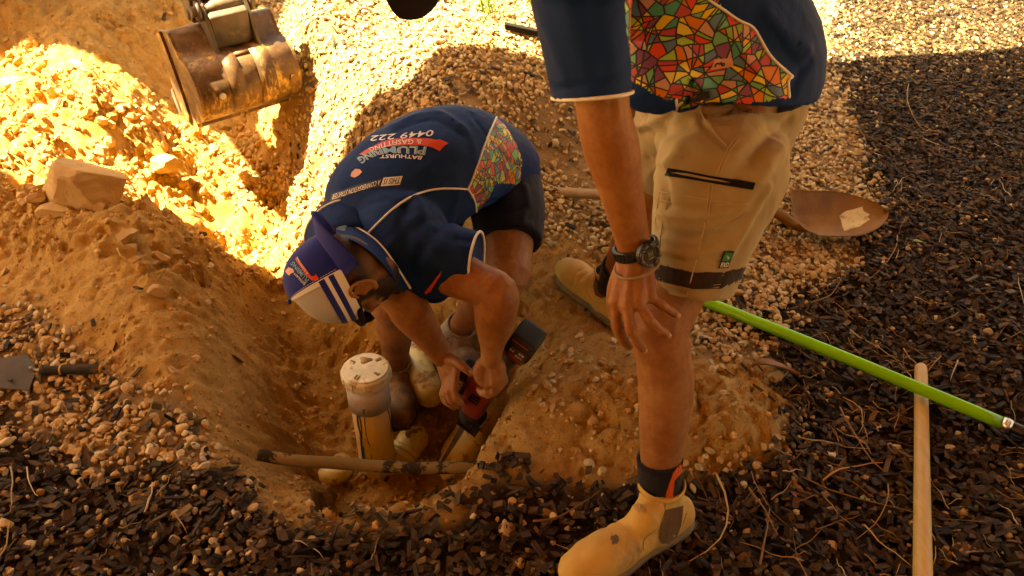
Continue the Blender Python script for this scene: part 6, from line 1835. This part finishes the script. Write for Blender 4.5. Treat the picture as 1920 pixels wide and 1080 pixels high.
pls = [(622, 218), (660, 192), (700, 183), (750, 168), (755, 190), (772, 202), (790, 210), (775, 226), (792, 238), (770, 252), (735, 278), (700, 285), (652, 303), (640, 275), (632, 245)]
MB().add(*lay(tbl, *poly_geo(s8(pls), 3), None, .0009)).build('worn_sticker', worn('yellowed_sticker', (.66, .50, .22), dirt=(.30, .15, .05), scale=30, dirt_lo=.55, dirt_hi=.62), bld)
# gauging trowel at the left edge
tw = root('trowel', 'small worn trowel with a black handle lying on gravel at the left edge', 'trowel', tuple(gz(90, 695, .01)))
w0, w1 = gz(182, 692, .022), gz(82, 694, .022)
M_TWH = worn('trowel_handle_black', (.030, .022, .016), dirt=(.30, .18, .08), rough=.6, dirt_lo=.55, dirt_hi=.75, spec=.12)
th_ = MB().add(*loft([w0, lerp(w0, w1, .08), lerp(w0, w1, .4), lerp(w0, w1, .75), w1], [.0135, .0145, .0138, .0115, .0125], (0, 0, 1), 20, 5)).build('handle', M_TWH, tw)
wdv = (w1 - w0).normalized()
M_TWO = plain('orange_wood_end', (.55, .25, .05), .5)
MB().add(*loft([w0 - wdv * .0145, w0 - wdv * .009], [.0095, .0125], (0, 0, 1), 18, 1, 'f', 'f')).build('butt_cap', M_TWO, th_)
rb = lerp(w0, w1, .67)
MB().add(*loft([rb - wdv * .0025, rb + wdv * .0025], .0128, (0, 0, 1), 20, 1, 'f', 'f')).build('orange_band', M_TWO, th_)
MB().add(*loft([w1, w1 + wdv * .025, gz(58, 690, .028)], [.005, .0045, .005], (0, 0, 1), 10, 3)).build('tang', M_SSTEEL, tw)
tp_ = [gz(50, 664, .024), gz(68, 690, .026), gz(54, 732, .022), gz(0, 727, .020), gz(-60, 722, .018), gz(-60, 672, .02), gz(0, 673, .022)]
pn = (tp_[0] - tp_[2]).cross(tp_[3] - tp_[2]).normalized()
c_ = sum(tp_, Vector()) / len(tp_)
tp_ = [p - pn * (p - c_).dot(pn) for p in tp_]
MB().add(*prism(tp_, pn, .0024, .0006)).build('blade', worn('worn_trowel_steel', (.085, .06, .04), dark=(.05, .035, .022), dirt=(.05, .065, .07), spec=.2, rough=.6, metal=.0, scale=16, dirt_lo=.58, dirt_hi=.62), tw, smooth=False)
# black bar at the top behind the standing man
e0, e1_ = gz(946, 48, .03), gz(1030, 66, .03)
MB().add(*box((e0 + e1_) / 2, (e1_ - e0) / 2, V3(.0, .02, 0), V3(0, 0, .012), .2)).build('black_bar', plain('black_painted_bar', (.015, .011, .008), .8, 0, .1), None, origin=tuple(e0), label='black metal bar lying on the gravel pile behind the standing man', cat='bar', smooth=False)

# ------------------------------------------------------------------ rocks, each a thing of its own
M_ROCK = worn("clay_stained_rock", (0.46, 0.29, 0.12), dark=(.34, .20, .075), dirt=(.50, .29, .10), rough=.95, scale=9, dirt_lo=.5, dirt_hi=.75, bscale=26, bstr=.7, bdist=.006)
def rock(u, v, w, label, sx=1.0, sy=.75, sz=.6, seed=1, group=None, mat=None, yaw=0.0, cuts=13, sink=.3):
    """w: width in photo pixels"""
    p = gz(u, v, 0.0)
    dep = proj(*p)[2]; r = w / FPX * dep / 2
    rs = np.random.RandomState(seed)
    bm = bmesh.new(); bmesh.ops.create_icosphere(bm, subdivisions=4, radius=1.0)
    V = np.array([q.co[:] for q in bm.verts]); F = [[q.index for q in f.verts] for f in bm.faces]; bm.free()
    for _ in range(cuts):
        d = rs.normal(size=3); d /= np.linalg.norm(d); h = rs.uniform(.5, .85)
        k = V @ d; V = np.where((k > h)[:, None], V - np.outer((k - h) * .98, d), V)
    V *= 1.25
    N = V / np.linalg.norm(V, axis=1)[:, None]
    V = V + N * (.05 * vn3(V[:, 0] * 2.2 + seed, V[:, 1] * 2.2, V[:, 2] * 2.2, seed) + .028 * vn3(V[:, 0] * 7, V[:, 1] * 7, V[:, 2] * 7, seed + 5))[:, None]
    V = V * np.array([sx, sy, sz]) * r
    c, s = math.cos(yaw), math.sin(yaw)
    V = np.stack([V[:, 0] * c - V[:, 1] * s, V[:, 0] * s + V[:, 1] * c, V[:, 2]], 1)
    V += np.array(p) + np.array([0, r * sy * .3, r * sz * (1 - sink * 1.6)])
    MB().add(V, F).build('rock', mat or M_ROCK, None, smooth=False, origin=tuple(p), label=label, cat='rock', group=group)
rock(152, 386, 165, 'big tan boulder on the clay bank at far left', 1.1, .75, .62, 31, yaw=-.15, cuts=14)
rock(105, 405, 62, 'flat tan rock in front of the big boulder on the clay bank', 1, .8, .4, 5)
rock(175, 392, 50, 'thin slab of rock under the right side of the big boulder', 1, .5, .3, 6)
G_ = 'stones lying in the hollow of the clay bank'
for (u, v, w, sd) in [(238, 455, 42, 11), (240, 480, 42, 12), (277, 505, 44, 13), (255, 500, 30, 14), (300, 490, 30, 15), (296, 555, 34, 16), (190, 395, 26, 17), (85, 395, 30, 18), (66, 380, 30, 19), (330, 480, 22, 20)]:
    rock(u, v, w, {11: 'uppermost tan stone in the hollow of the clay bank', 12: 'rounded stone lying against the uppermost stone of the bank hollow', 13: 'smooth boulder-like stone lowest of the cluster in the bank hollow', 14: 'wedge shaped stone between the rounded stones of the bank hollow', 15: 'stone to the right of the cluster in the bank hollow', 16: 'lone dark clay lump below the cluster on the bank', 17: 'small stone tucked at the right foot of the big boulder', 18: 'stone left of the flat rock by the big boulder', 19: 'small stone touching the left side of the big boulder', 20: 'smallest stone at the trench edge of the clay bank'}[sd], 1, .85, .75, sd, G_)
G2 = 'sunlit rocks in the trench rubble'
for (u, v, w, lb, sd) in [(312, 320, 52, 'square sunlit rock in the middle of the trench rubble', 21), (235, 300, 36, 'round sunlit rock left of the square one in the rubble', 22), (205, 268, 44, 'tall sunlit rock on the furrow beside the trench', 23), (420, 245, 26, 'brown stone just under the bucket', 24),
                      (425, 278, 30, 'large brown stone in the spill below the bucket', 25), (400, 285, 22, 'stone left of the large brown one below the bucket', 26), (190, 290, 30, 'pale rock left of the round one in the rubble', 27), (75, 225, 42, 'sunlit rock on the left bank edge', 28),
                      (20, 165, 40, 'sunlit rock at the left border of the picture', 29), (270, 316, 18, 'small rock between the round and the square one', 30), (340, 205, 20, 'small rock on the furrow left of the bucket tooth', 31), (70, 300, 36, 'flat sunlit rock above the big boulder', 32)]:
    rock(u, v, w, lb, 1, .85, .75, sd, G2)
rock(140, 125, 32, 'long clay lump on the shaded heap at upper left', 1.4, .5, .5, 33, yaw=-.6)
rock(30, 20, 90, 'pale boulder at the top left corner of the heap', 1, .8, .7, 34)
rock(1450, 720, 36, 'squarish tan rock under the curled dead leaf', .9, .8, .9, 41, mat=worn("tan_rock", (.42, .26, .10), rough=.9, dirt=None, bscale=40, bstr=.5))
rock(948, 1002, 26, 'egg shaped ochre pebble on the wood chips at bottom middle', .8, 1.1, .8, 42, mat=worn("ochre_pebble", (.50, .30, .12), rough=.7, dirt=None), cuts=2)
rock(1385, 892, 20, 'long smooth pebble by the heel of the front boot', 1.2, .6, .6, 43, cuts=3)
rock(625, 935, 20, 'white stone on the floor of the hole below the thin pipe', 1, .8, .7, 44)
rock(640, 870, 30, 'tan stone at the foot of the upright pipe', 1, .8, .7, 45)

# ------------------------------------------------------------------ fallen leaves
M_LEAFB = worn("dead_leaf_brown", (.30, .125, .035), dark=(.20, .075, .02), dirt=None, rough=.5, scale=30)
M_LEAFT = worn("dead_leaf_tan", (.46, .27, .13), dark=(.34, .18, .08), dirt=None, rough=.6, scale=30)
M_LEAFG = worn("pale_green_leaf", (.30, .34, .13), dark=(.24, .26, .09), dirt=None, rough=.55, scale=40)
def leaf(u, v, L, W, yaw, label, mat, lobes=0, curl=.3, seed=1, h=.012):
    p = gz(u, v, h); dep = proj(*p)[2]; L = L / FPX * dep; W = W / FPX * dep
    rs = np.random.RandomState(seed); V, F = [], []
    n, m_ = 14, 6
    for i in range(n + 1):
        t_ = i / n
        w_ = W * math.sin(pi * min(1, max(.02, t_)) ** .8) * (1 + (.45 * math.sin(t_ * lobes * 2 * pi) if lobes else 0) + rs.uniform(-.06, .06)) + .0006
        for j in range(m_ + 1):
            s_ = (j / m_ - .5)
            V.append(V3((t_ - .5) * L, s_ * w_, curl * W * (abs(s_) * 1.2) + curl * L * .35 * math.sin(t_ * 3 + seed) + rs.uniform(-1, 1) * .0005))
    for i in range(n):
        for j in range(m_): b = i * (m_ + 1) + j; F.append((b, b + 1, b + m_ + 2, b + m_ + 1))
    M_ = Matrix.Rotation(yaw, 3, 'Z') @ Matrix.Rotation(rs.uniform(-.25, .25), 3, 'X')
    MB().add([p + M_ @ q for q in V], F).build('leaf', mat, None, origin=tuple(p), label=label, cat='leaf')
leaf(1455, 697, 95, 26, .1, 'curled brown leaf draped over the tan rock near the green pole', M_LEAFB, 0, .5, 1, .03)
leaf(1497, 925, 55, 26, -1.1, 'long brown leaf with a stalk in front of the clay heap', M_LEAFB, 0, .2, 2)
leaf(1627, 938, 28, 20, -.4, 'pale green leaf scrap left of the wooden handle', M_LEAFG, 1.5, .2, 3)
leaf(1857, 930, 26, 20, -.8, 'pale green lobed leaf scrap at the right side', M_LEAFG, 1.5, .2, 4)
leaf(1815, 1030, 54, 18, -.35, 'torn pinkish tan leaf at the lower right', M_LEAFT, 1, .2, 5)
leaf(1655, 490, 24, 18, .3, 'small pink tan leaf right of the shovel', M_LEAFT, 1.5, .3, 6)
leaf(1722, 456, 24, 12, 0, 'pale green seed pod shape lying past the shovel tip', M_LEAFG, 0, .4, 7, .02)
leaf(1737, 445, 22, 12, -.6, 'orange brown leaf beside the green pod', M_LEAFB, 0, .4, 8)
leaf(1860, 494, 28, 12, 0, 'pink tan curled leaf at the right edge', M_LEAFT, 0, .4, 9)
leaf(1640, 800, 24, 26, .5, 'three pointed tan leaf between the clay heap and the wooden handle', M_LEAFT, 1.5, .2, 10)
leaf(820 // 1, 1003, 12, 8, 1.2, 'tiny ochre leaf scrap on the chips below the hole', M_LEAFT, 1, .2, 11)

# ------------------------------------------------------------------ dry straw and pine needles
M_STRAW = m_piece("dry_straw", (1, 1, 1), (.30, .17, .06), .3, rough=.6, bstr=.1)
def straw(name, specs, r0, mat, seed, h=(.004, .02)):
    rs = np.random.RandomState(seed); mb = MB(); tn = []
    for (x, y, yaw, L) in specs:
        n = 6; bend = rs.normal(0, .5); c = []
        a = yaw; px, py = x, y
        hh = rs.uniform(*h)
        for i in range(n + 1):
            z = float(height(px, py)) + hh + .004 * math.sin(i * 1.7 + x * 40)
            c.append((px, py, z)); a += bend / n + rs.normal(0, .06); px += math.cos(a) * L / n; py += math.sin(a) * L / n
        r = r0 * rs.uniform(.7, 1.4)
        b = len(mb.v)
        mb.add(*loft(c, [r * (1 - .6 * i / n) for i in range(n + 1)], (0, 0, 1), 5, 1, 'f', 'f'))
        k = rs.uniform(.55, 1.1); base = [(.55, .34, .13), (.46, .24, .07), (.60, .45, .24), (.34, .17, .05)][rs.randint(4)]
        tn += [(base[0] * k, base[1] * k, base[2] * k, 1)] * (len(mb.v) - b)
    me = mb.mesh(name)
    a = me.attributes.new('tone', 'FLOAT_COLOR', 'POINT'); a.data.foreach_set('color', np.array(tn, np.float32).ravel())
    a = me.attributes.new('grain', 'FLOAT_VECTOR', 'POINT')
    return link(name, me, mat, kind='stuff')
sp = []
rs = np.random.RandomState(77)
x, y, u, v = sample(9500, -2.2, 3.0, .85, 4.6, 505)
Mz = zone(u, v, POLY_MULCH, 22)
dd = np.where(Mz & (u > 900), .20, np.where(Mz, .05, np.where(zone(u, v, POLY_GRAVEL, 22), .035, .008)))
dd *= np.where(fbm2(x, y, 1.6, 2, 88) > -.1, 1.4, .4)
for i in np.where((rs.uniform(0, 1, len(x)) < dd) & inview(u, v))[0]: sp.append((x[i], y[i], rs.uniform(0, 6.28), rs.gamma(3, .022) + .02))
straw('dry_straw', sp, .0013, M_STRAW, 78, (.014, .028))
# the longer stalks that the photo shows one by one
long_ = [((1340, 905), (1500, 1080)), ((1500, 905), (1840, 1010)), ((1420, 1075), (1450, 975)), ((1400, 930), (1480, 1010)), ((1680, 450), (1672, 560)), ((1540, 910), (1600, 840)), ((1615, 1000), (1700, 1080)), ((1790, 690), (1778, 725)), ((1520, 580), (1615, 560)),
         ((1820, 780), (1760, 790)), ((1590, 630), (1690, 700)), ((1730, 385), (1860, 440)), ((1600, 240), (1680, 330)), ((1700, 170), (1705, 260)), ((0, 1075), (60, 990)), ((275, 970), (320, 915)), ((28, 890), (45, 965)), ((1325, 600), (1390, 660)), ((1570, 780), (1580, 900)), ((1660, 920), (1690, 1060)),
         ((1905, 520), (1890, 640)), ((1000, 990), (1150, 970)), ((1440, 640), (1580, 690)), ((1740, 1010), (1770, 1080)), ((1500, 830), (1620, 845)), ((1480, 870), (1400, 820))]
mb = []
for (a, b) in long_:
    pa, pb = gz(*a), gz(*b); dd_ = pb - pa; mb.append((pa.x, pa.y, math.atan2(dd_.y, dd_.x), dd_.length))
straw('dry_stalks', mb, .0022, M_STRAW, 79, (.020, .034))
# green tufts where the garden starts
M_GRASS = plain('grass_blade', (.16, .30, .03), .5)
for (u, v, lb) in ((915, 6, 'green grass tuft at the top edge above the gravel pile'), (1005, -8, 'green grass tuft by the black bar at the top edge')):
    p = gz(u, v + 22); tf = root('grass_tuft', lb, 'grass', tuple(p)); rs = np.random.RandomState(u)
    for k in range(16):
        a = rs.uniform(0, 6.28); L = rs.uniform(.06, .16); q = p + V3(rs.normal(0, .02), rs.normal(0, .02), 0)
        MB().add(*loft([q, q + V3(math.cos(a) * L * .3, math.sin(a) * L * .3, L * .8), q + V3(math.cos(a) * L * .8, math.sin(a) * L * .8, L)], [(.0008, .005), (.0008, .004), (.0005, .001)], (math.cos(a), math.sin(a), 1), 5, 3)).build('blade', M_GRASS, tf)
